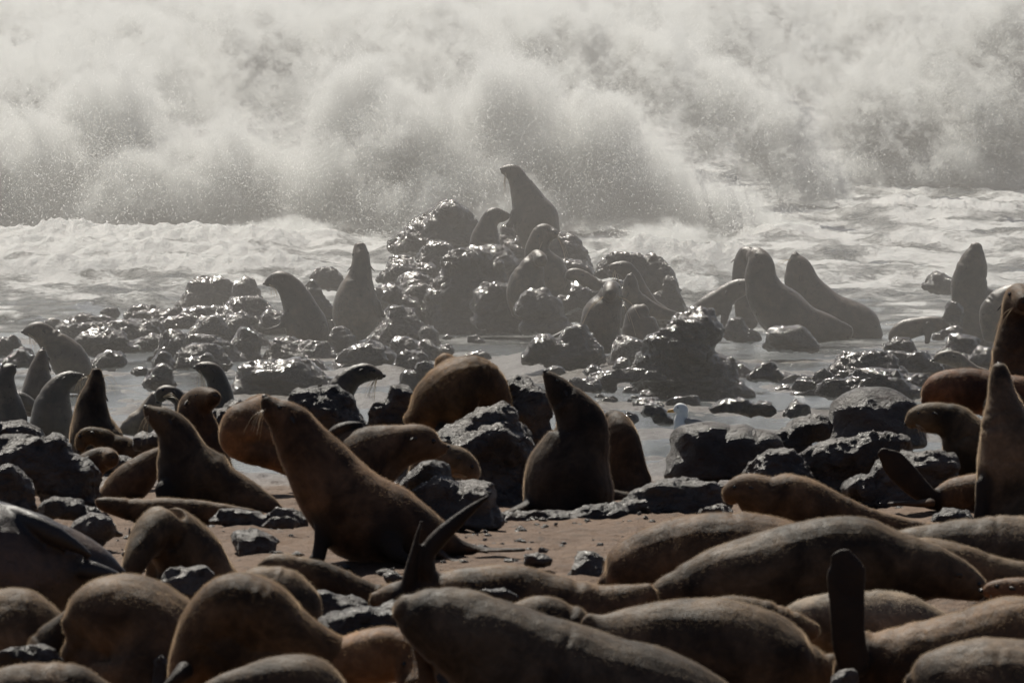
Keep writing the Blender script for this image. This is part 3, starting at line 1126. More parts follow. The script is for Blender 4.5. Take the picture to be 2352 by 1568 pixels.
seal('brown seal with one dark hind flipper held up, right of the ridged rocks', 'R3',
     [(2100, 880, 125), (2030, 885, 118), (1950, 890, 105), (1880, 900, 85), (1815, 920, 55), (1770, 930, 35)],
     49.4, (0.127, 0.086, 0.060), face=False,
     flip=[([.06, .05, .035, .025, .02], [(1800, 900, 50, -.05), (1720, 845, 72, -.08), (1640, 765, 82, -.1), (1560, 680, 78, -.1), (1505, 632, 40, -.1)]),
           ([.06, .08, .06, .03], [(1790, 930, 32, -.2), (1700, 935, 22, -.25), (1600, 932, 14, -.25), (1530, 935, 8, -.25)])])
seal('smooth brown seal asleep with rounded head, at the foot of the ridged rocks', 'R3',
     [(592, 905, 26), (605, 880, 60), (665, 868, 100), (750, 880, 118), (830, 905, 122), (930, 905, 138), (1060, 940, 135), (1220, 990, 115), (1400, 1040, 92), (1600, 1075, 68), (1780, 1085, 42), (1880, 1085, 24)],
     46.2, (0.105, 0.078, 0.057), ear=.6)
# -- foreground, lying
seal('brown seal lying behind the largest sleeping seal, rump rounded', 'R6',
     [(-160, 525, 34), (-110, 480, 92), (0, 415, 138), (200, 350, 172), (450, 310, 188), (720, 305, 188), (950, 320, 160), (1120, 335, 110)],
     42, (0.096, 0.068, 0.048), face=False)
seal('largest sleeping seal, dusky brown, head drooping to the right', 'R6',
     [(2148, 618, 16), (2095, 590, 48), (2000, 545, 98), (1870, 495, 150), (1720, 465, 188), (1540, 440, 226), (1350, 405, 268), (1130, 430, 276), (880, 470, 262), (640, 520, 235), (400, 580, 185), (200, 640, 120), (60, 690, 60)],
     40.6, (0.076, 0.063, 0.051), asp=1, whisk=1.2, ear=.8)
seal('grey-brown seal lying along the right edge behind the largest sleeper', 'R6',
     [(1540, 300, 40), (1680, 290, 82), (1860, 290, 118), (2080, 298, 148), (2320, 305, 162), (2560, 320, 150), (2760, 340, 110)],
     43.2, (0.088, 0.075, 0.063), face=False)
seal('slim tan seal curving down to the right edge', 'R6',
     [(1600, 350, 50), (1720, 345, 74), (1850, 358, 76), (1980, 395, 78), (2110, 440, 76), (2260, 480, 72), (2420, 515, 72), (2560, 540, 60)],
     41.8, (0.119, 0.095, 0.072), face=False)
seal('reddish whiskered snout of a seal at the right edge', 'R6',
     [(2128, 588, 22), (2160, 582, 42), (2230, 590, 70), (2330, 600, 92), (2450, 615, 110), (2600, 640, 110)],
     40, (0.133, 0.084, 0.057), whisk=1.5, ear=.7)
seal('tawny seal lying on its side with a dark flipper standing straight up', 'R6',
     [(1392, 862, 44), (1450, 880, 92), (1580, 915, 146), (1760, 925, 172), (1950, 900, 190), (2150, 865, 204), (2360, 840, 210), (2600, 830, 190), (2780, 840, 140)],
     38, (0.132, 0.096, 0.067), face=False, lumps=[(1350, 1060, 150), (1420, 1000, 160)],
     flip=[([.10, .06, .045, .04, .035, .02], [(1330, 1020, 100, -.15), (1305, 900, 104, -.2), (1295, 760, 108, -.22), (1288, 610, 116, -.22), (1282, 470, 124, -.22), (1262, 395, 80, -.22)])])
seal('pale grey seal behind the standing dark flipper', 'R6',
     [(880, 745, 32), (960, 735, 74), (1100, 725, 108), (1280, 712, 122), (1470, 712, 124), (1640, 732, 110), (1780, 760, 78), (1890, 790, 42)],
     39.5, (0.161, 0.145, 0.126), face=False)
seal('low brown seal between the pale seal and the wide dusky one', 'R6',
     [(430, 690, 42), (540, 692, 70), (690, 712, 76), (840, 742, 70), (980, 775, 54), (1080, 800, 36)], 39.1, (0.098, 0.078, 0.059), face=False)
seal('wide dusky seal lying left of the standing flipper', 'R6',
     [(-260, 745, 36), (-160, 780, 86), (0, 800, 146), (200, 818, 196), (430, 848, 222), (680, 905, 218), (890, 965, 190), (1060, 1005, 140), (1170, 1008, 75), (1208, 1000, 36)],
     38.3, (0.082, 0.067, 0.053), face=False)
seal('small rounded dusky seal between two long sleepers', 'R5',
     [(1165, 705, 36), (1230, 705, 78), (1340, 718, 112), (1470, 765, 112), (1600, 830, 96), (1720, 890, 70)], 38.8, (0.081, 0.064, 0.048), face=False)
seal('mottled dark seal sprawling across the front on a blue-grey rock', 'R5',
     [(535, 665, 50), (590, 668, 92), (690, 690, 130), (820, 725, 158), (1010, 800, 194), (1280, 950, 240), (1600, 1060, 252), (1900, 1120, 232), (2150, 1180, 200), (2350, 1240, 160)],
     36.6, (0.062, 0.055, 0.048), face=False, asp=1)
seal('long brown seal on the sand with two dark flippers raised', 'R5',
     [(360, 625, 30), (450, 605, 62), (600, 592, 84), (780, 582, 104), (960, 572, 120), (1140, 572, 124), (1330, 590, 122), (1520, 622, 114), (1700, 645, 100), (1860, 630, 84), (1990, 590, 52)],
     40.9, (0.101, 0.076, 0.056), face=False,
     flip=[([.05, .05, .04, .03, .015], [(545, 620, 46, -.05), (560, 500, 42, -.08), (588, 350, 26, -.1), (612, 240, 16, -.1), (634, 165, 9, -.1)]),
           ([.08, .07, .06, .05, .04, .03, .015], [(695, 580, 50), (668, 450, 52, -.04), (668, 360, 54, -.05), (735, 270, 56, -.05), (840, 172, 44, -.05), (950, 80, 28, -.05), (1035, 18, 10, -.05)])])
seal('dark mottled flipper and shoulder of a seal lying before the upright brown seal', 'R4',
     [(1560, 432, 26), (1620, 412, 44), (1720, 420, 56), (1850, 455, 58), (2000, 505, 62), (2140, 560, 62), (2270, 605, 54), (2350, 630, 40)],
     42, (0.082, 0.065, 0.049), face=False)
seal('smooth grey-brown rump rising behind the arched front seal', 'R4',
     [(1430, 560, 80), (1540, 548, 118), (1650, 570, 132), (1730, 640, 130), (1770, 740, 100), (1760, 840, 80)], 38.6, (0.094, 0.076, 0.059), face=False)
seal('arched dark-flanked seal in the front row, back to the camera', 'R4',
     [(1120, 1190, 110), (1175, 1010, 150), (1275, 820, 205), (1420, 720, 250), (1570, 790, 250), (1730, 890, 205), (1900, 955, 150), (2060, 1000, 100), (2180, 1030, 60)],
     36.8, (.098, .070, .046), face=False, asp=1, deep=0.0, lumps=[(1400, 950, 260), (1600, 1020, 260)],
     flip=[([.05, .06, .05, .03], [(1110, 1060, 60, -.2), (1060, 1110, 46, -.24), (1000, 1160, 30, -.26), (960, 1200, 20, -.26)])])
seal('brown seal lying in the front row left of the arched seal', 'R4',
     [(440, 760, 60), (520, 690, 110), (640, 650, 155), (790, 670, 178), (900, 760, 220), (920, 900, 250), (880, 1050, 240), (850, 1180, 200)],
     37.8, (0.102, 0.079, 0.059), face=False, asp=1, lumps=[(500, 850, 125), (430, 960, 90), (650, 860, 190), (640, 1010, 190), (540, 990, 130)])
seal('rounded tan rump of a seal at the left edge', 'R4',
     [(-220, 800, 140), (-80, 775, 175), (60, 765, 192), (190, 775, 186), (310, 800, 145), (400, 830, 90)], 38.4, (0.135, 0.107, 0.081), face=False)
seal('dark seal wedged behind the tan rump at left', 'R4',
     [(425, 715, 34), (380, 790, 70), (320, 880, 90), (270, 980, 90)], 38.0, (0.070, 0.056, 0.044), face=False)
seal('smooth brown seal back cut by the bottom left corner', 'R4',
     [(-140, 1180, 90), (0, 1170, 118), (160, 1160, 142), (320, 1165, 152), (470, 1195, 140), (620, 1250, 110)], 35.6, (0.102, 0.081, 0.064), face=False)
seal('big blue-black seal on its side at the left, glossy flipper on its flank', 'R4',
     [(725, 475, 22), (660, 440, 54), (560, 400, 100), (430, 370, 155), (280, 345, 225), (100, 335, 285), (-100, 335, 300), (-300, 340, 260)],
     41, (.062, .046, .037), face=False, mat=M['fur_wet'], asp=.9,
     flip=[([.03, .045, .045, .03, .02], [(60, 100, 36, -.10), (190, 170, 58, -.20), (320, 245, 60, -.24), (450, 318, 42, -.22), (545, 372, 14, -.18)]),
           ([.03, .05, .05, .03], [(700, 490, 26, -.1), (630, 480, 46, -.15), (560, 470, 62, -.17), (500, 455, 56, -.18)])])
seal('brown seal bowing its head to the sand, left of the upright brown seal', 'R4',
     [(782, 488, 34, -.26), (806, 425, 62, -.24), (850, 330, 104, -.16), (930, 245, 158, -.04), (1030, 245, 190, .04), (1100, 340, 205, .06), (1180, 440, 205, .08), (1290, 520, 160, .1), (1400, 580, 110, .1)],
     42.2, (0.094, 0.076, 0.059), lat=(.75, .6, 0), dor='L', ear=.8, lumps=[(985, 400, 120, .16), (970, 480, 110, .18), (1060, 500, 130, .1)])
seal('dark-backed seal hump at the bottom edge beside the orange-brown head', 'R4',
     [(1230, 1210, 60), (1360, 1165, 86), (1500, 1135, 110), (1650, 1110, 128), (1800, 1120, 142), (1900, 1190, 130), (1930, 1290, 110)], 35.4, (0.058, 0.048, 0.039), face=False)
seal('orange-brown seal resting its dark face downward at the bottom edge', 'R5',
     [(610, 1190, 80, -.2), (608, 1120, 98, -.15), (575, 1020, 130, -.06), (490, 975, 152), (370, 985, 158), (220, 1030, 158), (60, 1080, 145), (-100, 1120, 120)],
     36, (0.164, 0.104, 0.064), lat=(.8, .5, 0), ear=.9)
seal('grey-brown seal back filling the bottom right corner', 'R6',
     [(1676, 1120, 40), (1730, 1080, 112), (1840, 1065, 180), (2000, 1085, 228), (2200, 1110, 244), (2420, 1140, 238), (2650, 1180, 200)], 36, (0.099, 0.081, 0.065), face=False, asp=1)
# -- middle distance, wet and hazy
FAR = True
seal('wet seal standing tallest on the far islet, head turned left', 'S2',
     [(945, 112, 15), (968, 116, 30), (1005, 132, 44), (1034, 178, 58), (1070, 250, 86), (1102, 330, 112), (1135, 405, 138), (1152, 470, 130), (1155, 520, 120)],
     89, WD, True, dor='R', whisk=1.3, ear=1.2,
     flip=[(.7, [(1020, 370, 38, -.1), (995, 420, 24, -.14), (972, 446, 22, -.16)]), (.8, [(1245, 450, 28), (1272, 485, 15), (1288, 512, 9)])])
seal('smaller wet seal facing right below the tallest one', 'S2',
     [(968, 388, 12), (938, 390, 28), (885, 388, 46), (852, 430, 56), (838, 490, 76), (832, 550, 90), (835, 610, 88)], 87, WD, True, ear=1)
seal('wet seal with golden whiskers looking right, on the islet slope', 'S2',
     [(1248, 498, 18, -.06), (1228, 496, 36), (1185, 500, 58), (1158, 550, 66), (1150, 620, 80), (1195, 720, 118), (1235, 800, 112), (1250, 870, 92)], 84, WG, True, whisk=1.6)
seal('wet seal seen from the front, just below the golden-whiskered one', 'S2',
     [(1168, 660, 24, -.2), (1160, 650, 38, -.12), (1136, 648, 50), (1112, 712, 88), (1088, 790, 118), (1078, 870, 124), (1078, 930, 110)], 82, WG, True, lat=(.8, -.5, 0))
seal('wet seal reclining on the islet with its head tucked back', 'S2',
     [(1340, 760, 16), (1352, 742, 26), (1395, 745, 34), (1440, 775, 45), (1500, 815, 46), (1570, 850, 40), (1640, 880, 30)], 82.5, WG, True, ear=.6)
seal('wet seal with long sloping back sitting right of the islet', 'S2',
     [(1712, 760, 18), (1712, 785, 36), (1712, 830, 50), (1728, 890, 66), (1790, 945, 66), (1880, 975, 45), (1970, 990, 28), (2030, 1000, 16)], 79.5, WG, True, lat=(.7, .7, 0), dor='R')
seal('wet seal behind with upright neck, half hidden by the sloping-backed one', 'S2',
     [(1600, 700, 14), (1632, 702, 28), (1680, 712, 42), (1730, 770, 50), (1770, 850, 56), (1820, 930, 60), (1900, 970, 40)], 81, WG, True, whisk=1.2)
seal('long-whiskered wet seal facing the camera on a low rock', 'S2',
     [(1590, 862, 24, -.26), (1592, 852, 46, -.18), (1596, 850, 66, -.05), (1580, 900, 92), (1545, 980, 128), (1530, 1060, 132), (1550, 1130, 112)], 75, WD, True,
     lat=(1, 0, 0), dor='U', whisk=1.7, ear=1.3,
     flip=[([.03, .05, .03], [(1380, 1060, 20), (1280, 1105, 14), (1215, 1132, 8)]), (.5, [(1580, 1130, 40, -.1), (1620, 1180, 46, -.16), (1690, 1230, 40, -.18), (1715, 1270, 20, -.18)])])
seal('wet seal bent over with a rounded back beside the whiskered one', 'S2',
     [(1790, 960, 40), (1760, 985, 72), (1765, 1040, 104), (1772, 1110, 110), (1780, 1180, 100)], 76.5, WD, True, face=False)
seal('wet seal sitting on the left rocks, looking down to the left', 'T2',
     [(1122, 250, 18), (1165, 232, 46), (1250, 220, 88), (1340, 270, 118), (1420, 390, 150), (1480, 540, 188), (1530, 690, 220), (1560, 800, 220)], 79, WD, True, dor='U', whisk=.9, ear=.6,
     flip=[(.7, [(1320, 610, 60, -.08), (1290, 680, 40, -.1), (1180, 720, 22, -.12), (1030, 742, 12, -.12)]), (.8, [(1640, 760, 70), (1760, 810, 60), (1880, 880, 26)])],
     lumps=[(1640, 700, 120, .1)])
seal('wet seal with its head thrown back on the left rocks, facing the sea', 'S1',
     [(2160, 156, 24, .04), (2162, 185, 42, .03), (2168, 240, 62), (2165, 320, 84), (2148, 410, 122), (2138, 500, 150), (2140, 590, 152)], 81.5, WG, True, lat=(1, 0, 0), dor='F', ear=1.3,
     flip=[(.6, [(2250, 500, 40, -.05), (2280, 550, 26, -.05), (2330, 572, 12, -.05)])])
seal('pale wet seal leaning left at the far left, watching the surf', 'T1',
     [(262, 492, 20), (310, 480, 52), (400, 482, 86), (480, 540, 112), (580, 630, 150), (680, 740, 185), (760, 860, 190), (800, 980, 170)], 69, WG, True, whisk=1.2)
seal('wet seal with nose up in front of the pale leaning seal', 'T1',
     [(435, 700, 28), (432, 740, 56), (425, 800, 90), (405, 900, 126), (398, 1010, 158), (390, 1130, 175), (390, 1240, 170)], 63, (0.059, 0.051, 0.045), True, lat=(.9, -.4, 0), dor='B')
seal('wet seal cut by the left edge, nose tilted up', 'T1',
     [(120, 875, 40), (90, 890, 62), (60, 930, 88), (50, 1030, 112), (60, 1150, 130), (90, 1280, 165), (100, 1420, 190)], 60, (0.063, 0.056, 0.050), True, lat=(.8, .6, 0), dor='L',
     flip=[(.5, [(190, 1250, 50, -.05), (240, 1350, 44, -.07), (280, 1440, 26, -.08)])])
seal('wet seal in profile looking right among the left group', 'T1',
     [(840, 955, 24), (800, 960, 44), (720, 975, 74), (645, 1020, 102), (590, 1110, 142), (560, 1220, 182), (545, 1350, 215), (540, 1480, 220)], 60.6, (0.059, 0.053, 0.046), True, whisk=1.2)
seal('blue-sheened seal back between the two leftmost seals', 'T1',
     [(150, 1170, 70), (220, 1190, 78), (320, 1250, 70), (420, 1320, 60)], 61.4, (0.079, 0.079, 0.079), True, face=False)
seal('wet seal looking left by the rounded pool rock', 'T2',
     [(412, 1122, 22), (445, 1120, 44), (525, 1150, 78), (585, 1200, 98), (620, 1290, 112), (640, 1400, 130), (650, 1540, 150), (655, 1640, 150)], 59, (0.055, 0.048, 0.041), True, whisk=1, ear=1.1)
seal('wet grey seal asleep by the pool with whiskers drooping', 'T1',
     [(1655, 1180, 30), (1672, 1130, 56), (1745, 1115, 62), (1830, 1160, 70), (1890, 1230, 80), (1900, 1320, 80)], 57.6, (0.072, 0.065, 0.059), True, whisk=1.4)
seal('wet pale seal lying at the pool edge beside the whiskered sleeper', 'T1',
     [(1610, 1170, 70), (1580, 1230, 92), (1500, 1390, 130), (1400, 1450, 125), (1300, 1490, 80), (1250, 1510, 40)], 58, (0.112, 0.106, 0.099), True, face=False)
seal('wet seal craning right over a dark rock at the pool', 'T2',
     [(2300, 1205, 24), (2255, 1190, 48), (2160, 1170, 84), (2060, 1190, 100), (1960, 1260, 118), (1880, 1370, 148), (1840, 1500, 190), (1830, 1620, 210)], 57.4, (0.063, 0.055, 0.048), True, whisk=1)
seal('wet seal peering left from behind the big hazy bull', 'S3',
     [(712, 205, 24, -.1), (698, 200, 38, -.05), (668, 212, 48), (655, 290, 60), (656, 390, 66), (672, 500, 64), (690, 600, 70)], 84, WD, True, lat=(.9, .3, 0), ear=1.3)
seal('wet seal leaning in to nuzzle the big hazy bull', 'S3',
     [(700, 395, 26), (670, 395, 40), (610, 415, 54), (530, 470, 72), (440, 530, 70), (360, 565, 40), (320, 580, 24)], 81.6, WD, True,
     flip=[(.6, [(570, 510, 36, -.08), (555, 580, 26, -.1), (550, 640, 24, -.12)])])
seal('big hazy bull sitting with lowered rump, left of the surf pair', 'S3',
     [(728, 212, 30, .1), (750, 220, 52, .05), (768, 268, 80), (775, 350, 98), (815, 450, 128), (910, 550, 150), (1040, 615, 120), (1170, 640, 82), (1290, 665, 46)], 80, WD, True, lat=(.5, .8, 0), dor='U', ear=.6)
seal('hazy bull with heavy rump behind, nose tipped to the sky', 'S3',
     [(978, 208, 16), (985, 235, 44), (1002, 290, 78), (1020, 370, 104), (1070, 460, 124), (1170, 545, 130), (1280, 600, 136), (1370, 640, 126), (1420, 690, 90)], 82.5, WD, True, lat=(.4, .9, 0), dor='R', whisk=1.2)
seal('blunt-headed hazy bull upright near the right edge', 'S3',
     [(2064, 160, 36), (2058, 190, 56), (2042, 255, 84), (2024, 350, 102), (2028, 450, 112), (2050, 550, 128), (2065, 640, 130), (2065, 700, 120)], 80, (0.046, 0.041, 0.035), True, face=False, lumps=[(2130, 480, 80, .05), (2165, 560, 90, .05)])
seal('small wet seal on all fours at the pool, head down right', 'S3',
     [(1886, 650, 14), (1868, 625, 30), (1810, 618, 44), (1730, 632, 56), (1640, 655, 60), (1580, 685, 44), (1560, 705, 26)], 80, WD, True, ear=1.2,
     flip=[(.6, [(1780, 650, 30, -.06), (1775, 695, 22, -.08), (1770, 725, 20, -.08)])])
seal('pale shiny seal back below the blunt-headed bull', 'S3',
     [(2150, 690, 50), (2160, 620, 78), (2190, 540, 98), (2270, 490, 104), (2380, 485, 112), (2480, 520, 110)], 74, (0.086, 0.079, 0.073), True, face=False)
seal('pale wet pup lifting its head among the right-hand wet rocks', 'T5',
     [(1505, 1235, 16), (1550, 1215, 44), (1640, 1215, 68), (1740, 1240, 76), (1830, 1310, 66), (1920, 1360, 56), (2020, 1390, 50)], 66, (0.129, 0.123, 0.113), True, ear=.6)

# ------------------------------------------------------------------ the rocks
ISL = 'rocks piled in the far islet'
rock('S2', [(610, 420, 180, 112), (480, 490, 170, 95), (350, 560, 90, 62), (700, 480, 100, 120)], 90, 'tall humped wet boulder crowning the left of the far islet', ISL, seed=1)
rock('S2', [(1060, 530, 150, 80), (980, 490, 70, 55), (1180, 590, 130, 90)], 89.5, 'wet ledge under the tallest standing seal', ISL, seed=2)
rock('S2', [(1320, 600, 115, 92), (1250, 640, 90, 90)], 88, 'square-ended wet rock right of the tallest seal', ISL, seed=3)
rock('S2', [(900, 650, 165, 82), (800, 680, 110, 90)], 86, 'broad wet slab below the smaller right-facing seal', ISL, seed=4)
rock('S2', [(720, 720, 165, 120), (690, 870, 190, 170), (760, 980, 190, 90), (850, 760, 110, 110)], 84, 'bulky wet boulder in the middle of the far islet', ISL, seed=5)
rock('S2', [(540, 620, 110, 75), (600, 680, 120, 60)], 87.5, 'glinting wet rock under the humped boulder', ISL, seed=6)
rock('S2', [(330, 700, 130, 75), (430, 760, 120, 70)], 86.5, 'low wet shelf on the left flank of the islet', ISL, seed=7)
rock('S2', [(410, 820, 125, 80), (480, 900, 150, 90)], 84.5, 'squarish wet block on the lower left of the islet', ISL, seed=8)
rock('S2', [(250, 860, 100, 55), (330, 930, 110, 60)], 84, 'small wet ledge beside the thrown-back seal', ISL, seed=9)
rock('S2', [(900, 960, 150, 100), (1040, 990, 140, 70), (900, 870, 130, 80)], 82.5, 'dark wet base rock under the front-facing islet seal', ISL, seed=10)
rock('S2', [(1190, 960, 115, 82), (1150, 890, 110, 60), (1240, 1010, 80, 50)], 81, 'rounded glinting rock at the right foot of the islet', ISL, seed=11)
rock('S2', [(1390, 720, 95, 62), (1310, 690, 60, 50)], 85.5, 'small wet rock behind the reclining seal', ISL, seed=12)
rock('S2', [(1420, 870, 110, 50), (1520, 900, 130, 50), (1330, 930, 80, 60)], 82, 'flat wet rock beneath the reclining seal', ISL, seed=13)
RI = 'rocks of the right islet'
rock('S2', [(1700, 690, 150, 78), (1820, 740, 110, 110), (1890, 820, 110, 140)], 84, 'stepped wet crag behind the sloping-backed seal', RI, seed=14)
rock('S2', [(1960, 870, 65, 125), (1900, 930, 90, 80)], 83.5, 'steep squared end of the wet crag by the surf', RI, seed=15)
rock('S2', [(1620, 665, 65, 50), (1560, 690, 50, 40)], 85, 'small jagged wet rock on the left of the crag', RI, seed=16)
LI = 'rocks under the left sitting seals'
rock('T3', [(370, 1330, 200, 120), (480, 1400, 120, 160), (300, 1480, 230, 120)], 80.5, 'dark wet block under the thrown-back seal', LI, seed=17)
rock('T3', [(690, 1510, 110, 90)], 79.5, 'rounded wet rock at the edge of the still channel', LI, seed=18)
rock('S1', [(1250, 420, 130, 80), (1150, 460, 70, 40), (1340, 400, 70, 60)], 88.5, 'dark peaked rock standing in the surf at left', LI, seed=19)
rock('S1', [(1470, 410, 80, 70)], 88, 'blunt dark rock beside the peaked surf rock', LI, seed=20)
rock('S1', [(1960, 310, 80, 34), (1990, 350, 90, 38)], 88, 'low wet rock in the foam behind the thrown-back seal', LI, seed=21)
rock('S1', [(1880, 470, 75, 110), (1930, 520, 60, 70)], 83, 'upright wet rock between the two left sitting seals', LI, seed=22)
rock('S1', [(1480, 530, 150, 70), (1400, 560, 110, 55)], 83.5, 'low glistening rock under the peaked surf rock', LI, seed=23)
rock('S1', [(1360, 630, 190, 75), (1250, 660, 110, 50)], 80.5, 'broad wet rock left of the down-looking seal', LI, seed=24)
rock('S1', [(1650, 580, 95, 48)], 81, 'small wet rock touching the down-looking seal', LI, seed=25)
rock('S1', [(1480, 745, 110, 90), (1450, 790, 90, 60)], 77, 'pointed wet rock in front of the down-looking seal', LI, seed=26)
rock('S1', [(1720, 780, 180, 85), (1880, 800, 150, 80), (1960, 850, 90, 55)], 77, 'long wet slab the down-looking seal sits on', LI, seed=27)
rock('S1', [(2040, 700, 80, 65)], 78.5, 'pale-streaked wet rock right of the down-looking seal', LI, seed=28)
rock('S1', [(2180, 800, 160, 70), (2290, 820, 90, 60)], 75, 'low round wet rock behind the craning seal', LI, seed=29)
rock('T2', [(1290, 1220, 490, 190), (1480, 1180, 270, 160), (960, 1290, 200, 120)], 69, 'largest smooth wet rock at the left of the pool', LI, seed=30, amp=.6)
rock('T2', [(470, 970, 260, 110), (560, 1060, 150, 80)], 72.5, 'arched wet rock left of the pointed one', LI, seed=31)
rock('T2', [(480, 850, 230, 70)], 75, 'low wet rock behind the arched one', LI, seed=32)
rock('T1', [(1650, 960, 140, 105), (1690, 890, 100, 70)], 67, 'cube-like wet rock standing in the left shallows', LI, seed=33)
rock('T1', [(1680, 760, 90, 75), (1700, 820, 110, 60)], 70, 'small peaked rock behind the cube-like rock', LI, seed=34)
rock('T2', [(330, 1060, 140, 60), (500, 1020, 90, 50)], 70, 'flat shining rock between peaked and arched rocks', LI, seed=35)
LL = 'wet rocks in the surf at far left'
rock('T1', [(880, 420, 250, 120), (720, 470, 150, 70), (1050, 400, 120, 70)], 81, 'biggest low wet rock at the far left surf', LL, seed=36)
rock('T1', [(540, 400, 90, 55)], 83, 'small dark rock in foam behind the leaning seal', LL, seed=37)
rock('T1', [(1140, 290, 110, 55)], 84.5, 'foam-washed round rock behind the biggest left one', LL, seed=38)
rock('T1', [(1470, 260, 170, 50), (1600, 250, 80, 40)], 86, 'flat rock lying at the foam edge', LL, seed=39)
rock('T1', [(1440, 340, 130, 50), (1320, 330, 50, 50)], 83, 'little two-knobbed wet rock below the foam edge', LL, seed=40)
rock('T1', [(1300, 460, 210, 90), (1540, 470, 120, 80)], 79, 'double-humped wet rock right of the biggest left one', LL, seed=41)
rock('T1', [(1100, 570, 330, 110), (980, 660, 180, 70)], 76, 'wide water-sheeted rock in front of the double-humped one', LL, seed=42)
rock('T1', [(1090, 790, 170, 85), (1180, 730, 110, 60)], 71.5, 'dome-like wet rock right of the pale leaning seal', LL, seed=43)
rock('T1', [(1800, 590, 150, 110)], 74.5, 'angular wet rock at the centre-left shallows', LL, seed=44)
rock('T1', [(1460, 885, 90, 38)], 69, 'tiny dark rock alone in the left shallows', LL, seed=45)
rock('T1', [(60, 830, 75, 70)], 66, 'round rock beside the seal cut by the left edge', LL, seed=46)
rock('T1', [(30, 640, 110, 100), (120, 580, 90, 50)], 73, 'wet rock at the left edge under the leaning seal', LL, seed=47)
rock('T1', [(230, 740, 140, 80)], 68, 'glittering flat rock below the leaning seal', LL, seed=48)
rock('T1', [(1900, 360, 190, 70), (1750, 400, 110, 60), (2000, 300, 130, 60)], 82, 'knobbly wet rock patch at left centre', LL, seed=49)
rock('T1', [(2200, 440, 160, 110)], 79.5, 'wet rock with a bright crest at left centre', LL, seed=50)
MR = 'rocks in the middle shallows'
rock('T4', [(1560, 950, 330, 210), (1450, 1150, 380, 250), (1380, 1380, 400, 220), (1800, 1400, 330, 170), (1620, 830, 250, 95)], 68.5, 'craggy peaked boulder, biggest of the middle shallows', MR, seed=51, vox=.022)
rock('T4', [(400, 1040, 210, 150), (330, 1150, 220, 120), (560, 1130, 130, 140)], 72.5, 'wet rock in front of the long-whiskered facing seal', MR, seed=52)
rock('T4', [(50, 1120, 170, 130)], 72.5, 'sloping wet rock left of the whiskered seal', MR, seed=53)
rock('T4', [(960, 1120, 190, 130)], 73.5, 'wet rock beneath the bent-over seal', MR, seed=54)
rock('T4', [(880, 1280, 100, 60)], 70.5, 'small glinting rock between whiskered seal and craggy boulder', MR, seed=55)
rock('T4', [(180, 1345, 130, 50)], 69.5, 'flat knobbly rock on the sandbar', MR, seed=56)
rock('T4', [(570, 1330, 90, 48)], 70, 'little rock in the middle of the sandbar', MR, seed=57)
rock('T4', [(560, 1480, 100, 60), (390, 1460, 90, 40)], 66, 'round wet rock below the sandbar', MR, seed=58)
rock('T2', [(2130, 960, 250, 90)], 73, 'low broad rock left of the still channel', MR, seed=59)
rock('S2', [(360, 1190, 110, 65), (480, 1200, 70, 60)], 76, 'twin domed rocks at the lower left of the channel', MR, seed=60)
rock('S2', [(400, 1260, 115, 50)], 73, 'oval wet rock below the twin domes', MR, seed=61)
rock('S2', [(600, 1200, 50, 38)], 76, 'small round rock right of the twin domes', MR, seed=62)
rock('S2', [(790, 1240, 90, 35)], 74, 'flat rock behind the fat sleeping seal', MR, seed=63)
rock('S2', [(360, 1390, 78, 72), (490, 1330, 90, 55)], 66.5, 'pocked wet rock left of the fat sleeping seal', MR, seed=64)
rock('S2', [(770, 1130, 55, 22)], 79, 'small flat rock awash in the still channel, below the islet', MR, seed=65)
rock('S2', [(600, 1120, 35, 18)], 79, 'tiny rock awash at the left end of the still channel', MR, seed=66)
rock('T5', [(2, 1010, 250, 125)], 76.5, 'smooth pale-topped rock in front of the big hazy bull', MR, seed=66, amp=.6)
rock('T4', [(2080, 960, 190, 70), (2050, 840, 80, 60)], 78, 'low wet rock under the nuzzling seal', MR, seed=67)
RR = 'wet rocks at the right of the pool'
rock('T5', [(820, 1290, 380, 130), (600, 1300, 190, 90)], 67, 'broad glossy rock at the right of the pool', RR, seed=68)
rock('T5', [(900, 1430, 350, 110), (560, 1520, 400, 90), (1000, 1540, 300, 80)], 64.5, 'long ribbed wet rock before the broad glossy one', RR, seed=69)
rock('T5', [(340, 1400, 100, 70), (130, 1480, 110, 60)], 66.5, 'cluster of knobs at the left tip of the ribbed rock', RR, seed=70)
rock('T5', [(1150, 1130, 170, 110)], 71, 'dome rock in front of the small four-footed seal', RR, seed=71)
rock('T5', [(1350, 1240, 190, 90), (1090, 1210, 110, 60)], 68.5, 'wet rock left of the pale pup', RR, seed=72)
rock('T5', [(1790, 1070, 170, 110), (1620, 1140, 100, 40)], 71.5, 'arched shiny rock behind the pale pup', RR, seed=73)
rock('T5', [(1340, 1440, 150, 60)], 65, 'low rock below the pale pup', RR, seed=74)
rock('T5', [(2000, 1190, 130, 80)], 69, 'wet rock between the pup and the facing dark seal', RR, seed=75)
rock('T5', [(1680, 760, 110, 130)], 79, 'round knobbly rock at the foot of the blunt-headed bull', RR, seed=76)
rock('T5', [(1540, 400, 140, 65), (1590, 490, 130, 50)], 88, 'slanted rock awash behind the blunt-headed bull', RR, seed=77)
rock('T5', [(1700, 930, 130, 50), (1530, 990, 70, 40)], 77, 'flat wet rock under the small four-footed seal', RR, seed=78)
rock('R3', [(790, 130, 90, 40), (850, 170, 70, 30)], 66, 'low knobbly rock right of the craggy boulder', RR, seed=79)
rock('R3', [(1000, 360, 75, 42)], 60.5, 'small dark rock alone in the right shallows', RR, seed=80)
rock('R3', [(600, 340, 120, 40), (760, 360, 110, 36)], 61, 'glittering low rock awash behind the gull', RR, seed=81)
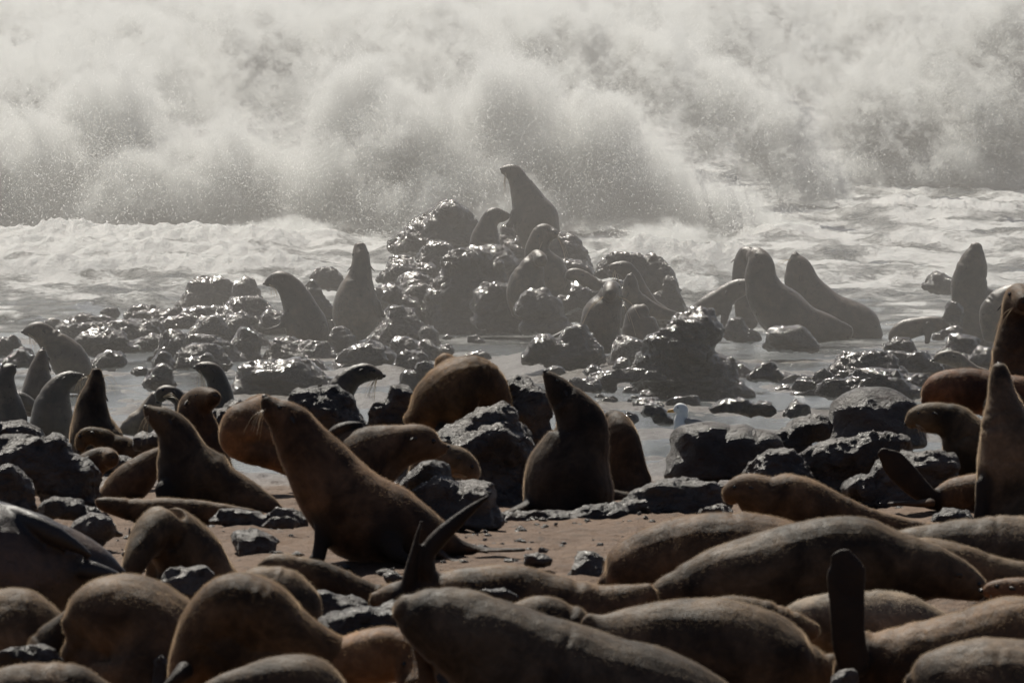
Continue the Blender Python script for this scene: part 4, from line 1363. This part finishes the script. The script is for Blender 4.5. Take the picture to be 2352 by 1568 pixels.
rock('R3', [(120, 370, 100, 34), (190, 420, 60, 28)], 60.5, 'low glittering rock left of the gull', RR, seed=82)
rock('S6', [(1400, 480, 90, 45)], 60, 'half-sunk rock between the back-turned bull and the gull', RR, seed=83)
RF = 'broad reef rocks at the waterline'
rock('S2', [(620, 980, 480, 110), (1000, 1000, 330, 80), (420, 1000, 260, 90)], 85.5, 'broad craggy reef foot in front of the far islet', RF, seed=301, amp=1.2)
rock('S2', [(560, 800, 330, 130), (900, 800, 300, 140)], 88.2, 'craggy reef core between the islet boulders', RF, seed=302, amp=1.2)
rock('S2', [(1560, 900, 330, 110), (1800, 940, 260, 90)], 84.8, 'craggy reef base of the right islet', RF, seed=303, amp=1.2)
rock('S1', [(1700, 640, 330, 80), (2050, 640, 260, 90), (1450, 640, 200, 60)], 83.8, 'craggy reef behind the left sitting seals', RF, seed=304, amp=1.2)
rock('S1', [(1180, 560, 260, 50), (950, 570, 190, 44)], 84, 'low jagged reef running out to the left surf', RF, seed=305, amp=1.2)
rock('S1', [(1180, 760, 230, 70), (1000, 720, 200, 50)], 76.5, 'jagged reef tongue in the left shallows', RF, seed=306, amp=1.2)
rock('S1', [(760, 640, 260, 50), (560, 650, 200, 44)], 80, 'flat jagged reef at the far left', RF, seed=307, amp=1.2)
rock('S3', [(1700, 860, 330, 60), (2000, 860, 260, 60)], 70.5, 'low jagged reef at the right of the pool', RF, seed=308, amp=1.2)
rock('T4', [(900, 1380, 420, 60), (500, 1500, 330, 50)], 67.8, 'low broken reef left of the craggy boulder', RF, seed=309, amp=1.2)
# near shore rocks
NR = 'dry shore rocks among the near seals'
nk = dict(near=True, amp=.65)
rock('R2', [(1130, 740, 330, 215), (1290, 700, 260, 200), (1420, 660, 130, 180), (1080, 620, 280, 110), (1260, 560, 190, 90), (1350, 490, 115, 95), (1250, 510, 130, 80)], 50.9, 'big grey shore rock under the fat sleeping seal', NR, **nk, seed=84)
rock('R2', [(1480, 350, 130, 110), (1540, 450, 110, 120), (1560, 600, 110, 140)], 51.8, 'brown-streaked rock behind the fat sleeping seal', NR, **nk, seed=85)
rock('R2', [(800, 400, 90, 110), (740, 480, 110, 100)], 53, 'dark wedge rock leaning left of the fat sleeping seal', NR, **nk, seed=86)
rock('R2', [(400, 430, 170, 140), (300, 380, 120, 70), (500, 500, 130, 100)], 53.5, 'blue-grey pointed rock under the craning seal', NR, **nk, seed=87)
rock('R2', [(1180, 920, 170, 105), (1000, 900, 150, 120)], 46.8, 'smooth round rock right of the upright brown seal', NR, **nk, seed=88)
rock('R2', [(960, 790, 140, 90)], 47.3, 'rock under the chin-resting seal', NR, **nk, seed=89)
rock('R3', [(450, 590, 235, 150), (620, 610, 210, 150), (350, 690, 150, 110), (760, 575, 150, 85)], 53.5, 'dark egg-shaped rock standing before the gull', NR, near=True, seed=90, amp=.3)
rock('R3', [(250, 870, 270, 90), (60, 960, 210, 80), (430, 900, 170, 100)], 48.6, 'glossy low rock right of the snout-up bull', NR, **nk, seed=91)
rock('R3', [(1460, 400, 280, 165), (1380, 350, 190, 110), (1600, 470, 150, 110)], 54.5, 'smooth dark whale-backed rock at right', NR, near=True, seed=92, amp=.25)
rock('R3', [(1060, 490, 160, 80), (950, 560, 130, 60)], 54, 'rough rock between egg-shaped and whale-backed rocks', NR, **nk, seed=93)
rock('R3', [(1250, 660, 260, 110), (1100, 760, 240, 90), (1480, 590, 190, 90)], 51.5, 'ridged glossy rock sloping left of the raised hind flipper', NR, **nk, seed=94)
rock('R3', [(1600, 780, 200, 150), (1420, 840, 160, 80), (1800, 720, 150, 100)], 50.4, 'ridged rock just behind the raised hind flipper', NR, **nk, seed=95)
rock('R3', [(900, 690, 170, 90), (780, 760, 180, 80)], 51.2, 'sloping rock foot right of the egg-shaped rock', NR, **nk, seed=96)
rock('R3', [(510, 1000, 140, 60)], 46.6, 'small black glossy rock by the rounded sleeping head', NR, **nk, seed=97)
rock('R3', [(1920, 1010, 140, 45)], 47.2, 'flat rock at the foot of the tall grey-bellied seal', NR, **nk, seed=98)
rock('S6', [(480, 1440, 330, 110), (820, 1440, 330, 110), (1120, 1370, 300, 90), (160, 1490, 130, 60)], 48.4, 'flat glossy rock shelf under the snout-up bull', NR, **nk, seed=99)
rock('T6', [(480, 720, 420, 300), (700, 900, 330, 260), (150, 620, 280, 200)], 49.6, 'big streaked blue-grey rock at the left', NR, **nk, seed=100)
rock('T6', [(100, 940, 260, 240)], 47, 'streaked rock at the left edge above the blue-black seal', NR, **nk, seed=101)
rock('T6', [(150, 380, 300, 120), (560, 470, 150, 70)], 54.5, 'rough dark rock ridge behind the big streaked rock', NR, **nk, seed=102)
rock('T6', [(640, 1130, 250, 90), (850, 1230, 230, 70)], 45.8, 'flat grey slab below the big streaked rock', NR, **nk, seed=103)
rock('T6', [(1020, 1330, 280, 110), (880, 1440, 200, 90)], 44.6, 'brown glinting slab left of the bowing seal', NR, **nk, seed=104)
rock('R1', [(1630, 1150, 200, 46), (1960, 1160, 150, 56), (1800, 1190, 220, 50)], 46.8, 'flat wet slab on the sand behind the upright brown seal', NR, **nk, seed=105)
rock('R1', [(1930, 1190, 130, 30)], 45.6, 'dark low stone by the upright brown seal', NR, **nk, seed=106)
rock('R1', [(1500, 480, 120, 60), (1620, 420, 110, 60)], 54, 'glinting rock edge left of the curled golden-brown seal', NR, **nk, seed=107)
rock('R1', [(1000, 640, 120, 60), (860, 780, 90, 50)], 52.8, 'shiny ledge between the sleeping tan seal and the pointed snout', NR, **nk, seed=108)
rock('R1', [(520, 790, 60, 40)], 52.6, 'small shiny stone by the small dark resting seal', NR, **nk, seed=109)
rock('R5', [(1320, 400, 110, 42)], 42.8, 'low dark stone half buried in the sand patch', NR, **nk, seed=110)
rock('R5', [(1640, 430, 130, 75), (1600, 490, 90, 50)], 42.6, 'glossy black rock at the edge of the sand patch', NR, **nk, seed=111)
rock('R5', [(1770, 430, 60, 95)], 42.4, 'thin upright rock against the rounded rump', NR, **nk, seed=112)
rock('R5', [(250, 790, 260, 110), (480, 760, 150, 90), (700, 960, 200, 200), (880, 1120, 240, 200)], 37.2, 'blue-grey slab under the mottled dark seal', NR, **nk, seed=113)
rock('R5', [(1060, 610, 150, 45)], 39.4, 'pale ridge of rock showing behind the mottled seal', NR, **nk, seed=114)
rock('R4', [(1140, 510, 175, 75)], 39.6, 'bright glinting rock between the bowing and front-row seals', NR, **nk, seed=115)
rock('R4', [(230, 960, 150, 60), (80, 980, 150, 60)], 36.6, 'shiny rock below the tan rump at left', NR, **nk, seed=116)
rock('R4', [(1980, 660, 220, 70)], 40, 'rough brown stone in front of the arched seal', NR, **nk, seed=117)
rock('R4', [(960, 1060, 60, 100)], 36.6, 'narrow rock in the gap left of the arched seal', NR, **nk, seed=118)
rock('R6', [(1280, 1110, 90, 75)], 36.6, 'pale stone at the foot of the standing flipper', NR, **nk, seed=119)
rs = np.random.RandomState(11)

# small stones awash between the named rocks; nothing tells one from the next
def scatter(n, boxes, label, group, seed, near=False, size=2.75):
    r_ = np.random.RandomState(seed)
    for i in range(n):
        x0, x1, y0, y1 = boxes[r_.randint(len(boxes))]
        px, py = r_.uniform(x0, x1), r_.uniform(y0, y1)
        w = r_.lognormal(size, .42) * (1 + (py - 700) / 600)
        h = w * r_.uniform(.28, .5)
        rock('V', [(px, py - h * .35, w, h), (px + w * r_.uniform(-.7, .7), py - h * .1, w * .6, h * .7)], None, label, group, seed=200 + seed * 7 + i, vox=.02, amp=1.1 if not near else .6, near=near)


scatter(34, [(380, 900, 690, 860), (90, 420, 715, 850), (420, 760, 790, 880)], 'small wet stone washed by the left shallows',
        'small stones in the left shallows', 1)
scatter(26, [(1850, 2330, 790, 930), (1640, 1900, 850, 905)], 'small wet stone awash near the right-hand wet rocks', 'small stones at the right', 2)
scatter(22, [(1330, 1500, 850, 945), (1440, 1760, 905, 950), (880, 1010, 800, 880)], 'small wet stone beside the middle sandbar', 'small stones by the sandbar', 3)
scatter(12, [(1160, 1320, 640, 735), (880, 1010, 690, 740), (1330, 1500, 660, 740)], 'small wet stone piled on the islet foot', 'small stones of the islet', 4)
scatter(16, [(500, 720, 1190, 1290), (1100, 1420, 1195, 1330), (700, 1120, 1285, 1330)], 'flat little stone lying on the open sand patch',
        'flat stones on the sand patch', 5, True, 2.3)

# ------------------------------------------------------------------ the gull
def gull(d=60.0):
    fr = 'R3'
    m = mpp(fr, d)

    def L_(pts, asp, mat, name, parent, org, lat=(0, 1, 0), seg=16):
        C = catmull([[*wpt(fr, p[0], p[1], d + (p[3] if len(p) > 3 else 0)), p[2] * m] for p in pts], 5)
        v, f, *_ = loft(C[:, :3], C[:, 3], C[:, 3] * asp if np.isscalar(asp) else np.interp(np.linspace(0, 1, len(C)), np.linspace(0, 1, len(asp)), asp), lat, seg)
        return link(bpy.data.objects.new(name, mesh_np(name, v - org, f, mat)), parent)
    org = np.array(wpt(fr, 320, 597, d))
    g = bpy.data.objects.new('gull', None)
    link(g)
    g.location = org
    tag(g, 'white gull with grey wings and orange bill standing behind a dark rock', 'gull')
    L_([(258, 374, 16), (275, 368, 34), (298, 372, 38), (300, 405, 36), (294, 440, 44), (310, 480, 58), (350, 505, 56), (410, 510, 38), (470, 515, 16), (500, 518, 8)], .85, M['feather'], 'body', g, org)
    for s in (-1, 1):
        L_([(330, 440, 20, s * .05), (365, 455, 34, s * .068), (420, 470, 30, s * .062), (480, 490, 16, s * .045), (540, 505, 5, s * .03)], [.02, .022, .02, .014, .006], M['wing'], 'wing', g, org)
        L_([(335, 535, 7, s * .035), (337, 565, 5, s * .035), (335, 597, 5, s * .035)], 1, M['bill'], 'leg', g, org)
        v, f = ellipsoid((0, 0, 0), (.006,) * 3, 8, 6)
        e = link(bpy.data.objects.new('eye', mesh_np('eye', v, f, M['eye'])), g)
        e.location = np.array(wpt(fr, 274, 358, d + s * .037)) - org
    L_([(256, 376, 13), (236, 378, 11), (220, 381, 9), (213, 386, 4)], .7, M['bill'], 'bill', g, org)


gull()


# ------------------------------------------------------------------ pebbles and bits on the sand
def pebbles():
    r_ = np.random.RandomState(3)
    parts = []
    v0, f0 = ellipsoid((0, 0, 0), (1, 1, 1), 8, 5)
    for i in range(420):
        y = r_.uniform(40.5, 50)
        x = r_.uniform(-3.2, 3.2) if i % 3 else r_.normal(-.2, .8)
        r = r_.lognormal(-4.15, .5)
        v = v0 * (1 + r_.normal(size=(len(v0), 1)) * .16) * np.array([r, r * r_.uniform(.7, 1.2), r * r_.uniform(.4, .8)])
        z = float(prof(y)) + fbm(np.array([[x, y, 0]]) * .35, 3)[0] * .16 + fbm(np.array([[x, y, 0]]) * (1.6, .9, 1), 3)[0] * .06 \
            + fbm(np.array([[x, y, 0]]) * (5, 3, 1), 4, 'n', .65)[0] * .075
        parts.append((v + np.array([x, y, z + r * .15]), f0))
    V, F_ = join(parts)
    o = link(bpy.data.objects.new('pebbles', mesh_np('pebbles', V, F_, M['rock'], False)))
    tag(o, 'dark pebbles and shell bits strewn over the brown sand', None, None, 'stuff')


pebbles()

batch_remesh(JOBS)
for f_ in POST:
    f_()

build_spray()
build_drops()

# ------------------------------------------------------------------ haze and drifting spray mist
def haze_box(name, lo, hi, dens, label, col=(1, .955, .90), g=.55):
    m = NT(name)
    m.t.nodes.remove(m.b)
    pv = m.t.nodes.new('ShaderNodeVolumePrincipled')
    pv.inputs['Color'].default_value = (*col, 1)
    pv.inputs['Density'].default_value = dens
    pv.inputs['Anisotropy'].default_value = g
    m.t.links.new(pv.outputs[0], m.out.inputs['Volume'])
    a, b = lo, hi
    V = [(x, y, z) for x in (a[0], b[0]) for y in (a[1], b[1]) for z in (a[2], b[2])]
    Fq = [(0, 1, 3, 2), (4, 6, 7, 5), (0, 4, 5, 1), (2, 3, 7, 6), (0, 2, 6, 4), (1, 5, 7, 3)]
    o = link(bpy.data.objects.new(name, mesh_np(name, V, Fq, m.m, False)))
    tag(o, label, None, None, 'stuff')
    return o


haze_box('sea_mist', (-60, 56.9, -6.5), (60, 110.5, 9), .0060, 'pale spray mist drifting over the surf and rocks')
